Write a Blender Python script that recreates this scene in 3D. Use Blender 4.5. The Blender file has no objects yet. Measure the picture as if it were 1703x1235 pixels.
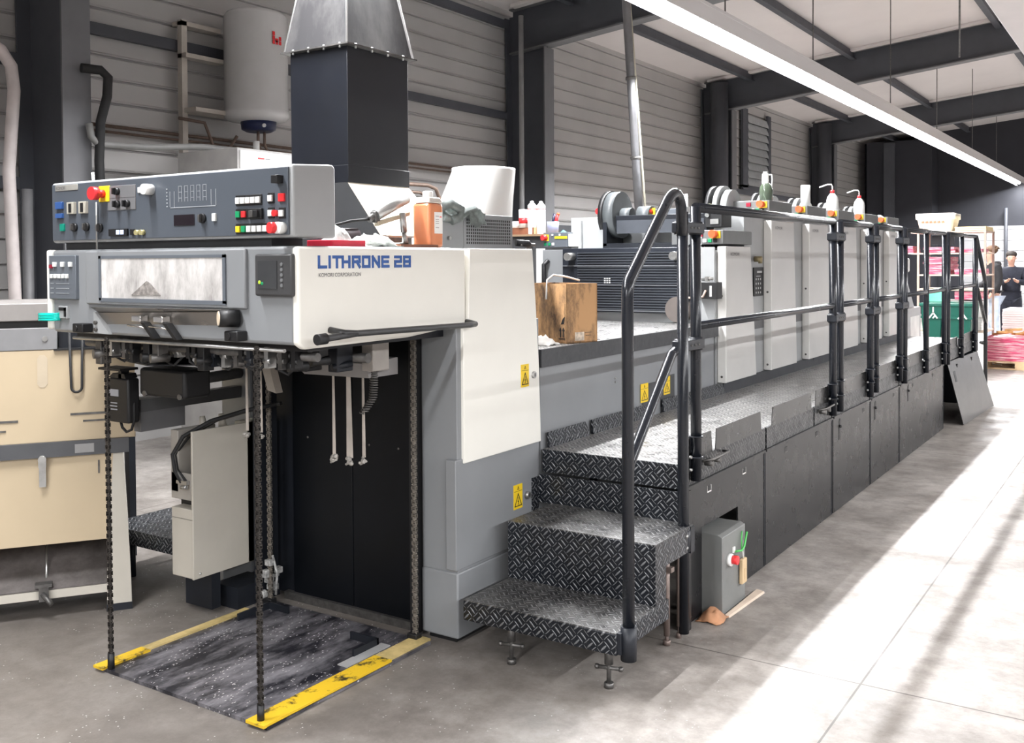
import bpy, bmesh, math, random
from math import sin, cos, tan, pi, radians, sqrt, atan2
from mathutils import Vector, Matrix
random.seed(7)
SC = bpy.context.scene
COL = SC.collection

# ------------------------------------------------------------------ camera
YAW, PIT, ROL = radians(33.35), radians(1.19), radians(-0.343)
fw = Vector((-sin(YAW)*cos(PIT), cos(YAW)*cos(PIT), -sin(PIT)))
rt = Vector((cos(YAW), sin(YAW), 0)); up = rt.cross(fw)
r2 = rt*cos(ROL)+up*sin(ROL); u2 = -rt*sin(ROL)+up*cos(ROL)
cam_d = bpy.data.cameras.new('camera'); cam = bpy.data.objects.new('camera', cam_d); COL.objects.link(cam)
m = Matrix.Identity(4)
for i in range(3):
    m[i][0] = r2[i]; m[i][1] = u2[i]; m[i][2] = -fw[i]
m[0][3], m[1][3], m[2][3] = 0, 0, 1.6
cam.matrix_world = m
cam_d.sensor_width = 36; cam_d.lens = 1654.5/1703*36
cam_d.shift_y = -(617.5-467.5)/1703
cam_d.clip_end = 200
SC.camera = cam
# ------------------------------------------------------------------ world, exposure, lights
w = bpy.data.worlds.new('world'); SC.world = w; w.use_nodes = True
w.node_tree.nodes['Background'].inputs[0].default_value = (0.75, 0.8, 0.9, 1)
w.node_tree.nodes['Background'].inputs[1].default_value = 0.05
SC.view_settings.view_transform = 'Standard'; SC.view_settings.look = 'None'
SC.view_settings.gamma = 1; SC.view_settings.use_curve_mapping = False
SC.view_settings.exposure = 0.50

def area_lamp(name, x, y, z, sx, sy, power, col=(1, .97, .95)):
    l = bpy.data.lights.new(name, 'AREA'); l.shape = 'RECTANGLE'; l.size = sx; l.size_y = sy
    l.energy = power; l.color = col
    o = bpy.data.objects.new(name, l); o.location = (x, y, z); COL.objects.link(o)
    return o
TX, TZ = -3.38, 3.64        # the long row of tubes above the press
RX, RZ = 4.4, 3.6           # added unseen row over the aisle, lights the press side
for k in range(5):
    area_lamp('tube_light', TX, .7+3.03+6.07*k, TZ, .08, 6.0, 400, (.97, .98, 1))
for k in range(6):
    area_lamp('aisle_fill_light', RX, -9+3.3+6.65*k, RZ, .10, 6.5, 520, (.97, .98, 1))

for k in range(2):          # added unseen row behind the camera, lights the front faces
    area_lamp('rear_fill_light', -1.2, -9+1.9+3.9*k, RZ, .10, 3.8, 250, (.97, .98, 1))

# ------------------------------------------------------------------ materials
class X:                                             # tiny math-node expressions
    def __init__(s, nt, sock): s.nt, s.s = nt, sock
    def op(s, o, *a):
        n = s.nt.nodes.new('ShaderNodeMath'); n.operation = o
        s.nt.links.new(s.s, n.inputs[0])
        for i, v in enumerate(a):
            if isinstance(v, X): s.nt.links.new(v.s, n.inputs[i+1])
            else: n.inputs[i+1].default_value = v
        return X(s.nt, n.outputs[0])
    def __add__(s, o): return s.op('ADD', o)
    def __sub__(s, o): return s.op('SUBTRACT', o)
    def __mul__(s, o): return s.op('MULTIPLY', o)
    def fl(s): return s.op('FLOOR')
    def fr(s): return s.op('FRACT')

def ramp(nt, sock, stops):
    n = nt.nodes.new('ShaderNodeValToRGB'); nt.links.new(sock, n.inputs[0])
    e = n.color_ramp.elements
    while len(e) < len(stops): e.new(.5)
    for i, (p, c) in enumerate(stops):
        e[i].position = p; e[i].color = c if len(c) == 4 else (*c, 1)
    return n.outputs[0]
def noise(nt, vec, scale, detail=4, rough=.55):
    n = nt.nodes.new('ShaderNodeTexNoise'); n.inputs['Scale'].default_value = scale
    n.inputs['Detail'].default_value = detail; n.inputs['Roughness'].default_value = rough
    nt.links.new(vec, n.inputs['Vector']); return n.outputs[0]
def mixc(nt, f, a, b):
    n = nt.nodes.new('ShaderNodeMix'); n.data_type = 'RGBA'
    if hasattr(f, 'links'): nt.links.new(f, n.inputs[0])
    else: n.inputs[0].default_value = f
    for i, v in ((6, a), (7, b)):
        if hasattr(v, 'links'): nt.links.new(v, n.inputs[i])
        else: n.inputs[i].default_value = (*v, 1)
    return n.outputs[2]
MATS = {}
def mat(name, col, rough=.5, metal=0., var=.12, scale=6, emit=0, trans=0, bump=0, coat=0, spec=None):
    if name in MATS: return MATS[name]
    M = bpy.data.materials.new(name); M.use_nodes = True; nt = M.node_tree
    b = nt.nodes['Principled BSDF']
    b.inputs['Roughness'].default_value = rough; b.inputs['Metallic'].default_value = metal
    if spec is not None: b.inputs['Specular IOR Level'].default_value = spec
    if coat: b.inputs['Coat Weight'].default_value = coat
    if trans:
        b.inputs['Transmission Weight'].default_value = trans
    if emit:
        b.inputs['Emission Color'].default_value = (*col, 1); b.inputs['Emission Strength'].default_value = emit
    tc = nt.nodes.new('ShaderNodeTexCoord').outputs['Object']
    if var:
        f = noise(nt, tc, scale)
        c2 = tuple(max(0, c*(1-var)) for c in col); c1 = tuple(min(1, c*(1+var)) for c in col)
        nt.links.new(ramp(nt, f, [(.3, c2), (.7, c1)]), b.inputs['Base Color'])
        nt.links.new(ramp(nt, noise(nt, tc, scale*2.3), [(.3, (rough*.93,)*3), (.75, (min(1, rough*1.08),)*3)]), b.inputs['Roughness'])
    else: b.inputs['Base Color'].default_value = (*col, 1)
    if bump:
        bn = nt.nodes.new('ShaderNodeBump'); bn.inputs['Strength'].default_value = bump; bn.inputs['Distance'].default_value = .01
        nt.links.new(noise(nt, tc, scale*6), bn.inputs['Height']); nt.links.new(bn.outputs[0], b.inputs['Normal'])
    MATS[name] = M; return M

def diamond(name, base, bar, rough, metal=.3, wear=None, s=.040):
    M = bpy.data.materials.new(name); M.use_nodes = True; nt = M.node_tree; b = nt.nodes['Principled BSDF']
    uvn = nt.nodes.new('ShaderNodeTexCoord'); sp = nt.nodes.new('ShaderNodeSeparateXYZ')
    nt.links.new(uvn.outputs['UV'], sp.inputs[0])
    u, v = X(nt, sp.outputs[0]), X(nt, sp.outputs[1])
    k = .70711/s
    a = (u+v)*k; c = (u-v)*k
    par = (a.fl()+c.fl()).op('FLOORED_MODULO', 2.0)
    la = a.fr()-.5; lc = c.fr()-.5
    p = la+(lc-la)*par; q = lc+(la-lc)*par
    q3 = (q*2.0+.5).fr()-.5
    d = p.op('MULTIPLY', p)*5.2+q3*q3*26.0
    h = (d*-1.0+1.0).op('MAXIMUM', 0.0)
    hb = h.op('POWER', .5)
    oc = uvn.outputs['Object']
    nz = noise(nt, oc, 5, 5)
    bcol = mixc(nt, ramp(nt, nz, [(.35, (0, 0, 0)), (.7, (1, 1, 1))]), base, wear or tuple(x*1.6 for x in base))
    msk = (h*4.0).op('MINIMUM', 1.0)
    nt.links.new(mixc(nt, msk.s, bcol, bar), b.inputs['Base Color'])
    b.inputs['Metallic'].default_value = metal
    nt.links.new(ramp(nt, noise(nt, oc, 14), [(.3, (rough*.7,)*3), (.7, (rough*1.3,)*3)]), b.inputs['Roughness'])
    bn = nt.nodes.new('ShaderNodeBump'); bn.inputs['Strength'].default_value = .9; bn.inputs['Distance'].default_value = .0035
    nt.links.new(hb.s, bn.inputs['Height']); nt.links.new(bn.outputs[0], b.inputs['Normal'])
    MATS[name] = M; return M

def concrete():
    M = bpy.data.materials.new('concrete'); M.use_nodes = True; nt = M.node_tree; b = nt.nodes['Principled BSDF']
    oc = nt.nodes.new('ShaderNodeTexCoord').outputs['Object']
    sp = nt.nodes.new('ShaderNodeSeparateXYZ'); nt.links.new(oc, sp.inputs[0])
    c1 = ramp(nt, noise(nt, oc, 1.3, 8, .65), [(.3, (.20, .18, .163)), (.5, (.345, .317, .292)), (.72, (.50, .468, .44))])
    c2 = ramp(nt, noise(nt, oc, 7, 8, .75), [(.36, (.55, .54, .53)), (.60, (1, 1, 1))])
    mu = nt.nodes.new('ShaderNodeMix'); mu.data_type = 'RGBA'; mu.blend_type = 'MULTIPLY'; mu.inputs[0].default_value = .8
    nt.links.new(c1, mu.inputs[6]); nt.links.new(c2, mu.inputs[7])
    # oily dirt trodden in around the delivery end of the press
    gx = X(nt, sp.outputs[0]); gy = X(nt, sp.outputs[1])
    dx = (gx+3.9)*.31; dy = (gy-1.9)*.27
    rr = (dx*dx+dy*dy).op('SQRT')
    nn = X(nt, noise(nt, oc, 2.2, 6, .7))
    dm = ((rr*-1.0+1.1)+(nn-.5)*2.2)
    dm2 = (dm*1.5).op('MAXIMUM', 0.0).op('MINIMUM', 1.0)
    col = mixc(nt, (dm2*.62).s, mu.outputs[2], (.095, .081, .070))
    # small white specks of spray powder
    vo = nt.nodes.new('ShaderNodeTexVoronoi'); vo.inputs['Scale'].default_value = 38; nt.links.new(oc, vo.inputs['Vector'])
    sk = (X(nt, vo.outputs[0])*-1.0+.11).op('GREATER_THAN', 0.0)*(dm2*.9)
    sk2 = sk*(X(nt, noise(nt, oc, 3.7)).op('GREATER_THAN', .52))
    col = mixc(nt, sk2.s, col, (.62, .60, .58))
    # saw-cut joints
    def joint(c, off, step):
        f = ((c-off)*(1.0/step)+.5).fr()-.5
        return (f.op('ABSOLUTE')*step).op('LESS_THAN', .004)
    j = joint(gx, -.952, 4.6)+joint(gy, 3.816, 4.9)
    j = j.op('MINIMUM', 1.0)
    col = mixc(nt, (j*.75).s, col, (.05, .045, .04))
    nt.links.new(col, b.inputs['Base Color'])
    nt.links.new(ramp(nt, noise(nt, oc, 4, 6), [(.3, (.34,)*3), (.7, (.6,)*3)]), b.inputs['Roughness'])
    bn = nt.nodes.new('ShaderNodeBump'); bn.inputs['Strength'].default_value = .25; bn.inputs['Distance'].default_value = .004
    nt.links.new(noise(nt, oc, 60, 6), bn.inputs['Height']); nt.links.new(bn.outputs[0], b.inputs['Normal'])
    return M
def two_tone(name, a, b_, scale, lo=.42, hi=.6, rough=.5, metal=0, det=6, stretch=None, specks=0):
    M = bpy.data.materials.new(name); M.use_nodes = True; nt = M.node_tree; b = nt.nodes['Principled BSDF']
    oc = nt.nodes.new('ShaderNodeTexCoord').outputs['Object']
    if stretch:
        mp = nt.nodes.new('ShaderNodeMapping'); mp.inputs['Scale'].default_value = stretch
        nt.links.new(oc, mp.inputs[0]); oc = mp.outputs[0]
    cc = ramp(nt, noise(nt, oc, scale, det, .7), [(lo, a), (hi, b_)])
    if specks:
        vo = nt.nodes.new('ShaderNodeTexVoronoi'); vo.inputs['Scale'].default_value = specks; nt.links.new(oc, vo.inputs['Vector'])
        sk = (X(nt, vo.outputs[0])*-1.0+.17).op('GREATER_THAN', 0.0)*X(nt, noise(nt, oc, 4.0)).op('GREATER_THAN', .48)
        cc = mixc(nt, sk.s, cc, (.7, .69, .68))
    nt.links.new(cc, b.inputs['Base Color'])
    b.inputs['Roughness'].default_value = rough; b.inputs['Metallic'].default_value = metal
    MATS[name] = M; return M

GREY = mat('machine_grey', (.235, .245, .255), .42, var=.05, scale=3)
GREYD = mat('machine_grey_dark', (.115, .13, .15), .45, var=.06)
GREYL = mat('machine_grey_light', (.36, .37, .375), .4, var=.04)
CREAM = mat('press_cream', (.88, .865, .80), .38, var=.03, scale=2)
WHITEP = mat('press_white', (.60, .59, .57), .3, var=.05, scale=2.5)
WEDGE = mat('press_white_edge', (.8, .79, .76), .4, var=.03)
BLACKS = mat('black_steel', (.013, .015, .020), .42, .0, var=.3, scale=4, spec=.35)
PANEL = mat('black_panel_paint', (.011, .011, .012), .28, .0, var=.05, scale=2.5, spec=.22)
TUBE = mat('rail_paint', (.010, .012, .017), .26, .0, var=.05, scale=8, spec=.45)
NAVY = mat('duct_navy', (.005, .0062, .010), .42, .0, var=.2, scale=4)
BLACK = mat('black', (.008, .008, .009), .5, var=0)
RUBBER = mat('rubber', (.012, .012, .013), .7, var=.1)
STEEL = mat('steel', (.45, .45, .44), .33, .85, var=.15, scale=20)
STEELD = mat('steel_dark', (.14, .135, .13), .45, .7, var=.3, scale=30)
CHROME = mat('chrome', (.75, .75, .75), .15, 1., var=0)
RED = mat('button_red', (.75, .03, .035), .35, var=0)
REDD = mat('lamp_red', (.28, .01, .03), .3, var=0)
ORANGE = mat('button_orange', (.85, .12, .04), .35, var=0)
YELLOW = mat('button_yellow', (.85, .58, .02), .45, var=0)
GREEN = mat('button_green', (.01, .28, .11), .35, var=0)
BLUE = mat('label_blue', (.03, .085, .26), .4, var=0)
LOGO = mat('lettering_blue', (.035, .11, .36), .5, var=0)
INKD = mat('lettering_dark', (.10, .10, .11), .5, var=0)
WHITE = mat('white_plastic', (.82, .82, .80), .4, var=0)
BTNW = mat('button_white', (.75, .76, .74), .35, var=0)
WIN = two_tone('dusty_window', (.26, .245, .235), (.72, .70, .68), 5, .34, .62, .22, stretch=(1, 1, .4))
CREAMY = mat('cream_paint_left', (.50, .405, .275), .42, var=.05, scale=2)
CREAMW = mat('cream_cabinet', (.50, .47, .41), .42, var=.06, scale=4)
WALLM = mat('ribbed_cladding', (.43, .422, .415), .42, .15, var=.06, scale=1.2)
CEILM = mat('roof_panel', (.66, .625, .615), .6, var=.05, scale=.7)
COLM = mat('column_paint', (.060, .064, .076), .55, .0, var=.1, scale=3)
COLL = mat('column_flange_lit', (.14, .142, .15), .5, .1, var=.1, scale=3)  # lit tone of the column grey, painted onto the flanges
DARKW = mat('dark_partition', (.02, .021, .028), .7, var=.1, scale=1)
FARW = mat('far_cladding', (.40, .40, .41), .5, var=.05, scale=1)
BRASS = mat('pipe_brown', (.16, .11, .085), .5, .3, var=.2, scale=20)
TEAL = mat('teal_tape', (.0, .55, .47), .4, var=.1)
WOOD = mat('pallet_wood', (.55, .38, .22), .7, var=.3, scale=9)
PINK = two_tone('printed_sheets', (.55, .05, .13), (.85, .55, .56), 7, .45, .62, .45, stretch=(.4, .4, 6))
PAPER = mat('white_paper', (.85, .84, .82), .6, var=.05)
BIN = mat('bin_green', (.0, .085, .058), .45, var=.1)
BROWN = mat('brown_board', (.22, .085, .045), .6, var=.2)
SKIN = mat('skin', (.60, .34, .25), .5, var=.05)
DIAR = diamond('tread_riser', (.010, .012, .016), (.20, .205, .215), .30, .3)  # bar tone is worn steel with the ribs' thin highlights painted in
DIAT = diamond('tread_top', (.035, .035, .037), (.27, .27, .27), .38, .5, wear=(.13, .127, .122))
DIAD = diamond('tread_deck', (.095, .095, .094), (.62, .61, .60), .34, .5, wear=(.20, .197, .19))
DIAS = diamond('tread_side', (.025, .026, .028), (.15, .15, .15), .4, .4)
FLOORM = concrete()
PLATE = two_tone('pile_plate', (.018, .018, .024), (.26, .25, .27), 3.2, .42, .66, .35, .2, stretch=(2.2, .8, 1), specks=45)
YPAINT = two_tone('worn_yellow', (.04, .032, .015), (.68, .44, .02), 11, .36, .45, .5)
YPALE = two_tone('dusty_yellow', (.32, .25, .10), (.60, .46, .20), 5, .35, .6, .6)
CARD = two_tone('stained_cardboard', (.10, .06, .035), (.50, .285, .13), 6, .38, .54, .7, stretch=(1, 1, .5))
HOODM = two_tone('hood_felt', (.022, .021, .023), (.085, .082, .08), 3.2, .40, .68, .7, stretch=(1, 1, .4))
CHUTE = two_tone('stained_chute', (.16, .12, .09), (.80, .72, .60), 4, .22, .36, .45)
GLASSY = mat('bottle_plastic', (.80, .30, .14), .25, var=.05, trans=.25)
CLEAR = mat('clear_plastic', (.75, .77, .68), .2, var=0, trans=.6)
RAG = mat('rag_grey', (.27, .30, .29), .9, var=.35, scale=25)
RAGL = mat('rag_pale', (.42, .43, .41), .9, var=.45, scale=30)
TUBEM = mat('tube_glow', (1, .98, .97), .5, var=0, emit=7)
REFL = mat('luminaire_white', (.62, .60, .60), .5, var=0)
DENIM = mat('pale_denim', (.48, .55, .66), .8, var=.2, scale=12)
CLOTHB = mat('black_cloth', (.018, .017, .019), .85, var=.2, scale=20)
CLOTHN = mat('navy_cloth', (.012, .014, .026), .75, var=.3, scale=20)
HAIR = mat('brown_hair', (.12, .065, .035), .8, var=.3, scale=60)
HAIRD = mat('dark_hair', (.035, .028, .024), .8, var=.3, scale=60)
KRAFT = mat('kraft_offcuts', (.50, .27, .10), .75, var=.35, scale=12)

# ------------------------------------------------------------------ geometry helper
class B:
    def __init__(s): s.b = bmesh.new(); s.mi = 0; s.ms = []
    def m(s, material):
        if material not in s.ms: s.ms.append(material)
        s.mi = s.ms.index(material); return s
    def _f(s, vs):
        try:
            f = s.b.faces.new(vs); f.material_index = s.mi; return f
        except ValueError: return None
    def hexa(s, p, bevel=0):
        v = [s.b.verts.new(q) for q in p]
        fs = [s._f([v[i] for i in ix]) for ix in ((0, 3, 2, 1), (4, 5, 6, 7), (0, 1, 5, 4), (1, 2, 6, 5), (2, 3, 7, 6), (3, 0, 4, 7))]
        if bevel:
            es = list({e for f in fs for e in f.edges})
            r = bmesh.ops.bevel(s.b, geom=es, offset=bevel, segments=2, affect='EDGES', profile=.5, clamp_overlap=True)
            for f in r['faces']: f.material_index = s.mi; f.smooth = True
        return s
    def box(s, x0, y0, z0, x1, y1, z1, bevel=0):
        x0, x1 = sorted((x0, x1)); y0, y1 = sorted((y0, y1)); z0, z1 = sorted((z0, z1))
        return s.hexa([(x0, y0, z0), (x1, y0, z0), (x1, y1, z0), (x0, y1, z0), (x0, y0, z1), (x1, y0, z1), (x1, y1, z1), (x0, y1, z1)], bevel)
    def obox(s, c, ax, ay, az, bevel=0):             # oriented box: centre and three half-axis vectors
        c, ax, ay, az = map(Vector, (c, ax, ay, az))
        return s.hexa([c-ax-ay-az, c+ax-ay-az, c+ax+ay-az, c-ax+ay-az, c-ax-ay+az, c+ax-ay+az, c+ax+ay+az, c-ax+ay+az], bevel)
    def prism(s, pts, axis, a, b_, bevel=0):         # 2D outline in the two other axes, extruded along axis
        def mk(p, t):
            return {'x': (t, p[0], p[1]), 'y': (p[0], t, p[1]), 'z': (p[0], p[1], t)}[axis]
        lo = [s.b.verts.new(mk(p, a)) for p in pts]; hi = [s.b.verts.new(mk(p, b_)) for p in pts]
        fs = [s._f(lo[::-1]), s._f(hi)]
        n = len(pts)
        for i in range(n): fs.append(s._f([lo[i], lo[(i+1) % n], hi[(i+1) % n], hi[i]]))
        fs = [f for f in fs if f]
        bmesh.ops.recalc_face_normals(s.b, faces=fs)
        if bevel:
            es = list({e for f in fs for e in f.edges})
            r = bmesh.ops.bevel(s.b, geom=es, offset=bevel, segments=2, affect='EDGES', profile=.5, clamp_overlap=True)
            for f in r['faces']: f.material_index = s.mi; f.smooth = True
        return s
    def ring(s, c, t, r, n, ref=None, ry=None):
        t = Vector(t).normalized()
        ref = Vector(ref) if ref is not None else (Vector((0, 0, 1)) if abs(t.z) < .9 else Vector((1, 0, 0)))
        a = t.cross(ref).normalized(); b_ = t.cross(a).normalized(); ry = ry or r
        return [s.b.verts.new(Vector(c)+a*cos(2*pi*i/n)*r+b_*sin(2*pi*i/n)*ry) for i in range(n)]
    def loft(s, rings, cap=True, smooth=True, closed=False):
        n = len(rings[0])
        pr = list(zip(rings, rings[1:])) + ([(rings[-1], rings[0])] if closed else [])
        for A, C in pr:
            for i in range(n):
                f = s._f([A[i], A[(i+1) % n], C[(i+1) % n], C[i]])
                if f: f.smooth = smooth
        if cap and not closed:
            s._f(rings[0][::-1]); s._f(rings[-1])
        return s
    def cyl(s, p0, p1, r, r1=None, n=16):
        p0, p1 = Vector(p0), Vector(p1); t = p1-p0
        return s.loft([s.ring(p0, t, r, n), s.ring(p1, t, r if r1 is None else r1, n)])
    def tube(s, pts, r, n=10, rs=None):
        pts = [Vector(p) for p in pts]; rg = []; ref = None
        for i, p in enumerate(pts):
            t = (pts[min(i+1, len(pts)-1)]-pts[max(i-1, 0)]).normalized()
            if ref is None: ref = Vector((0, 0, 1)) if abs(t.z) < .9 else Vector((1, 0, 0))
            a = t.cross(ref).normalized(); ref = a.cross(t).normalized()
            rr = rs[i] if rs else r
            rg.append([s.b.verts.new(p+a*cos(2*pi*k/n)*rr+ref*sin(2*pi*k/n)*rr) for k in range(n)])
        return s.loft(rg)
    def lathe(s, c, prof, n=24, axis=(0, 0, 1)):     # prof: (radius, height)
        c = Vector(c); ax = Vector(axis).normalized()
        return s.loft([s.ring(c+ax*h, ax, max(r, .0004), n) for r, h in prof])
    def ball(s, c, r, n=14, sc=(1, 1, 1)):
        k = n//2; c = Vector(c); rg = []
        for i in range(1, k):
            th = pi*i/k; rg.append([s.b.verts.new((c.x+sc[0]*r*sin(th)*cos(2*pi*j/n), c.y+sc[1]*r*sin(th)*sin(2*pi*j/n), c.z-sc[2]*r*cos(th))) for j in range(n)])
        return s.loft(rg)
    def obj(s, name, material=None, parent=None, local=False, off=None):
        me = bpy.data.meshes.new(name)
        for v in s.b.verts: pass
        if parent is not None and not local:
            rootp = parent
            o3 = Vector(ROOTS.get(parent.name, (0, 0, 0)))
        elif parent is not None: o3 = Vector((0, 0, 0))
        elif off is not None: o3 = Vector(off)
        else:
            xs = [v.co for v in s.b.verts]
            lo = [min(c[i] for c in xs) for i in range(3)]; hi = [max(c[i] for c in xs) for i in range(3)]
            o3 = Vector(((lo[0]+hi[0])/2, (lo[1]+hi[1])/2, lo[2]))
        uvl = s.b.loops.layers.uv.new('UVMap')
        s.b.normal_update()
        for f in s.b.faces:
            n = f.normal; ax = max(range(3), key=lambda i: abs(n[i]))
            for l in f.loops:
                c = l.vert.co
                l[uvl].uv = ((c.y, c.z), (c.x, c.z), (c.x, c.y))[ax]
        for v in s.b.verts: v.co -= o3
        s.b.to_mesh(me); s.b.free()
        if s.ms and material is None:
            for mm in s.ms: me.materials.append(mm)
        else:
            me.materials.append(material)
            for mm in s.ms[1:]: me.materials.append(mm)
        o = bpy.data.objects.new(name, me); COL.objects.link(o)
        if parent is not None:
            o.parent = parent; ROOTS[o.name] = tuple(ROOTS.get(parent.name, (0, 0, 0)))
        else:
            o.location = o3; ROOTS[o.name] = tuple(o3)
        return o
ROOTS = {}
def thing(name, label, cat, loc, rotz=0, group=None):
    o = bpy.data.objects.new(name, None); o.empty_display_size = .1; COL.objects.link(o)
    o.location = loc; o.rotation_euler = (0, 0, rotz); ROOTS[o.name] = tuple(loc)
    o['label'] = label; o['category'] = cat
    if group: o['group'] = group
    return o
def tag(o, label, cat, group=None, kind=None):
    o['label'] = label; o['category'] = cat
    if group: o['group'] = group
    if kind: o['kind'] = kind
    return o
def struct(o): o['kind'] = 'structure'; return o
def text_mesh(s, txt, origin, ux, uz, height, width=None, depth=.0008, bold=0.0):
    """stroke text built with the default font, placed flat on a surface: origin = lower left"""
    cu = bpy.data.curves.new('t', 'FONT'); cu.body = txt; cu.size = 1; cu.offset = bold; cu.resolution_u = 3
    o = bpy.data.objects.new('t', cu); COL.objects.link(o)
    dg = bpy.context.evaluated_depsgraph_get(); me = bpy.data.meshes.new_from_object(o.evaluated_get(dg))
    bpy.data.objects.remove(o); 
    xs = [v.co.x for v in me.vertices]; ys = [v.co.y for v in me.vertices]
    if not xs: return s
    x0, x1, y0, y1 = min(xs), max(xs), min(ys), max(ys)
    ux, uz = Vector(ux).normalized(), Vector(uz).normalized(); nn = ux.cross(uz).normalized()
    kz = height/(y1-y0); kx = kz if width is None else width/(x1-x0)
    vs = [s.b.verts.new(Vector(origin)+ux*(v.co.x-x0)*kx+uz*(v.co.y-y0)*kz+nn*depth) for v in me.vertices]
    for p in me.polygons: s._f([vs[i] for i in p.vertices])
    bpy.data.meshes.remove(me)
    return s
def strokes(s, segs, origin, ux, uz, t, depth=.0015):
    """block lettering out of straight strokes ((x0,z0),(x1,z1)) with thickness t"""
    ux, uz = Vector(ux).normalized(), Vector(uz).normalized(); nn = ux.cross(uz)
    for i_, (a, b_) in enumerate(segs):
        depth = depth+.00025*(1 if depth > 0 else -1)
        pa = Vector(origin)+ux*a[0]+uz*a[1]; pb = Vector(origin)+ux*b_[0]+uz*b_[1]
        d = (pb-pa).normalized(); q = nn.cross(d)
        s.obox((pa+pb)/2+nn*depth*.5, d*((pb-pa).length/2+t*.5), q*t*.5, nn*depth*.5)
    return s

# ================================================================== the hall
WX = -7.7
struct(B().box(-9, -12, -.12, 9, 36, 0).obj('floor', FLOORM, off=(0, 0, 0)))
def ribbed(name, axis, a, b_, pos, sgn, z0, z1, step=.2, m=WALLM):
    # cladding with horizontal grooves; sgn = direction of the room side
    pts = [(pos-sgn*.15, z0), (pos, z0)]
    z = z0+step
    while z < z1-.03:
        pts += [(pos, z-.022), (pos-sgn*.022, z-.012), (pos-sgn*.022, z-.004), (pos+sgn*.010, z), (pos+sgn*.010, z+.008), (pos, z+.02)]
        z += step
    pts += [(pos, z1), (pos-sgn*.15, z1)]
    q = B()
    if axis == 'y': q.prism([(x, zz) for x, zz in pts], 'y', a, b_)
    else: q.prism([(x, zz) for x, zz in pts], 'x', a, b_)
    return struct(q.obj(name, m))
ribbed('wall_left', 'y', -12, 36, WX, 1, 0, 5.35)
# back wall: pale ribbed cladding below, dark partition above
struct(B().box(-7.7, 31.3, 0, 9, 31.5, 7).obj('wall_back', DARKW))
def xr(z0, z1):
    pts = [(31.3, z0), (31.22, z0)]; z = z0+.3
    while z < z1: pts += [(31.22, z-.02), (31.24, z-.01), (31.22, z)]; z += .3
    return pts+[(31.22, z1), (31.3, z1)]
struct(B().prism(xr(0, 2.5), 'x', -4.9, 9).obj('trim_1', FARW))
struct(B().box(9, -12, 0, 9.15, 36, 5.12).obj('wall_right', mat('side_wall', (.16, .16, .17), .7)))
struct(B().box(-9, -12.15, 0, 9, -12, 6.4).obj('wall_front', mat('plain_wall', (.55, .54, .52), .6)))
# roof: two slopes
def roofz(x): return 5.08+.10*(x+7.7) if x < 1 else 5.95-.10*(x-1)
cb = B()
cb.prism([(-7.9, roofz(-7.9)), (1, roofz(1)), (9.2, roofz(9.2)), (9.2, roofz(9.2)+.15), (1, roofz(1)+.15), (-7.9, roofz(-7.9)+.15)], 'y', -12, 36)
struct(cb.obj('ceiling', CEILM))
# portal frames: every column and every rafter
frames = (-2.4, 4.6, 11.65, 18.6, 25.7)
names_c = ['steel portal column nearest the camera, behind the control console', 'steel portal column rising behind the spray cans',
           'steel portal column with a round downpipe, right of the thin leaning pipe', 'steel portal column behind the bent-nozzle bottles']
for i, y in enumerate(frames):
    if i == 0: continue
    t = thing('steel_column', 'dark grey '+names_c[i-1], 'column', (-7.3, y, 0))
    q = B().prism([(-7.6, 0), (-7.06, 0), (-7.06, roofz(-7.1)-.12), (-7.68, roofz(-7.68)-.10)], 'y', y-.006, y+.006)
    q.obj('web', COLM, t)
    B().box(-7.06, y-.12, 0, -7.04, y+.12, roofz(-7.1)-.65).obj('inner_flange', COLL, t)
    B().hexa([(-7.61, y-.12, 0), (-7.59, y-.12, 0), (-7.59, y+.12, 0), (-7.61, y+.12, 0),
              (-7.69, y-.12, 4.95), (-7.67, y-.12, 4.95), (-7.67, y+.12, 4.95), (-7.69, y+.12, 4.95)]).obj('outer_flange', COLM, t)
rl = ['steel rafter crossing the top edge of the photo left of the lamp', 'steel rafter above the leaning pipe, crossing the light line',
      'steel rafter over the white plastic bottles', 'steel rafter farthest down the hall']
for i, y in enumerate(frames):
    if i == 0: continue
    t = thing('roof_rafter', 'dark grey '+rl[i-1], 'beam', (-7.04, y, 4.5))
    def rf(x0, x1, s):
        a, b_ = (roofz(x0), roofz(x1))
        B().hexa([(x0, y-.008, a-.62), (x1, y-.008, b_-.55), (x1, y+.008, b_-.55), (x0, y+.008, a-.62),
                  (x0, y-.008, a-.04), (x1, y-.008, b_-.04), (x1, y+.008, b_-.04), (x0, y+.008, a-.04)]).obj('web', COLM, t)
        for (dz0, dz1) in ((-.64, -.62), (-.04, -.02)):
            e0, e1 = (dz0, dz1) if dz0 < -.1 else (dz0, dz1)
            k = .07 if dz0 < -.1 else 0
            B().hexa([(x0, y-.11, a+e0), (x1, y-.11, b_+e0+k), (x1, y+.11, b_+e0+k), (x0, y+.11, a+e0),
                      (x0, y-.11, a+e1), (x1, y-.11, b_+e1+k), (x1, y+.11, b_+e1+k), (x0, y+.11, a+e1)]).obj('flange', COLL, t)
    rf(-7.62, 1, 1); rf(1, 8.9, -1)
# purlins along the hall, one thing per line
pl = [(-6.7, 'first purlin line above the wall cladding'), (-4.8, 'purlin line just left of the lamp row'),
      (-2.4, 'purlin line right of the lamp row'), (0.0, 'purlin line above the white duct')]
for x, lab in pl:
    z = roofz(x)
    q = B().box(x-.03, -12, z-.15, x+.03, 31.2, z-.012).box(x-.03, -12, z-.165, x+.07, 31.2, z-.15)
    tag(q.obj('roof_purlin', COLM), 'dark steel roof '+lab, 'purlin')
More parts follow.
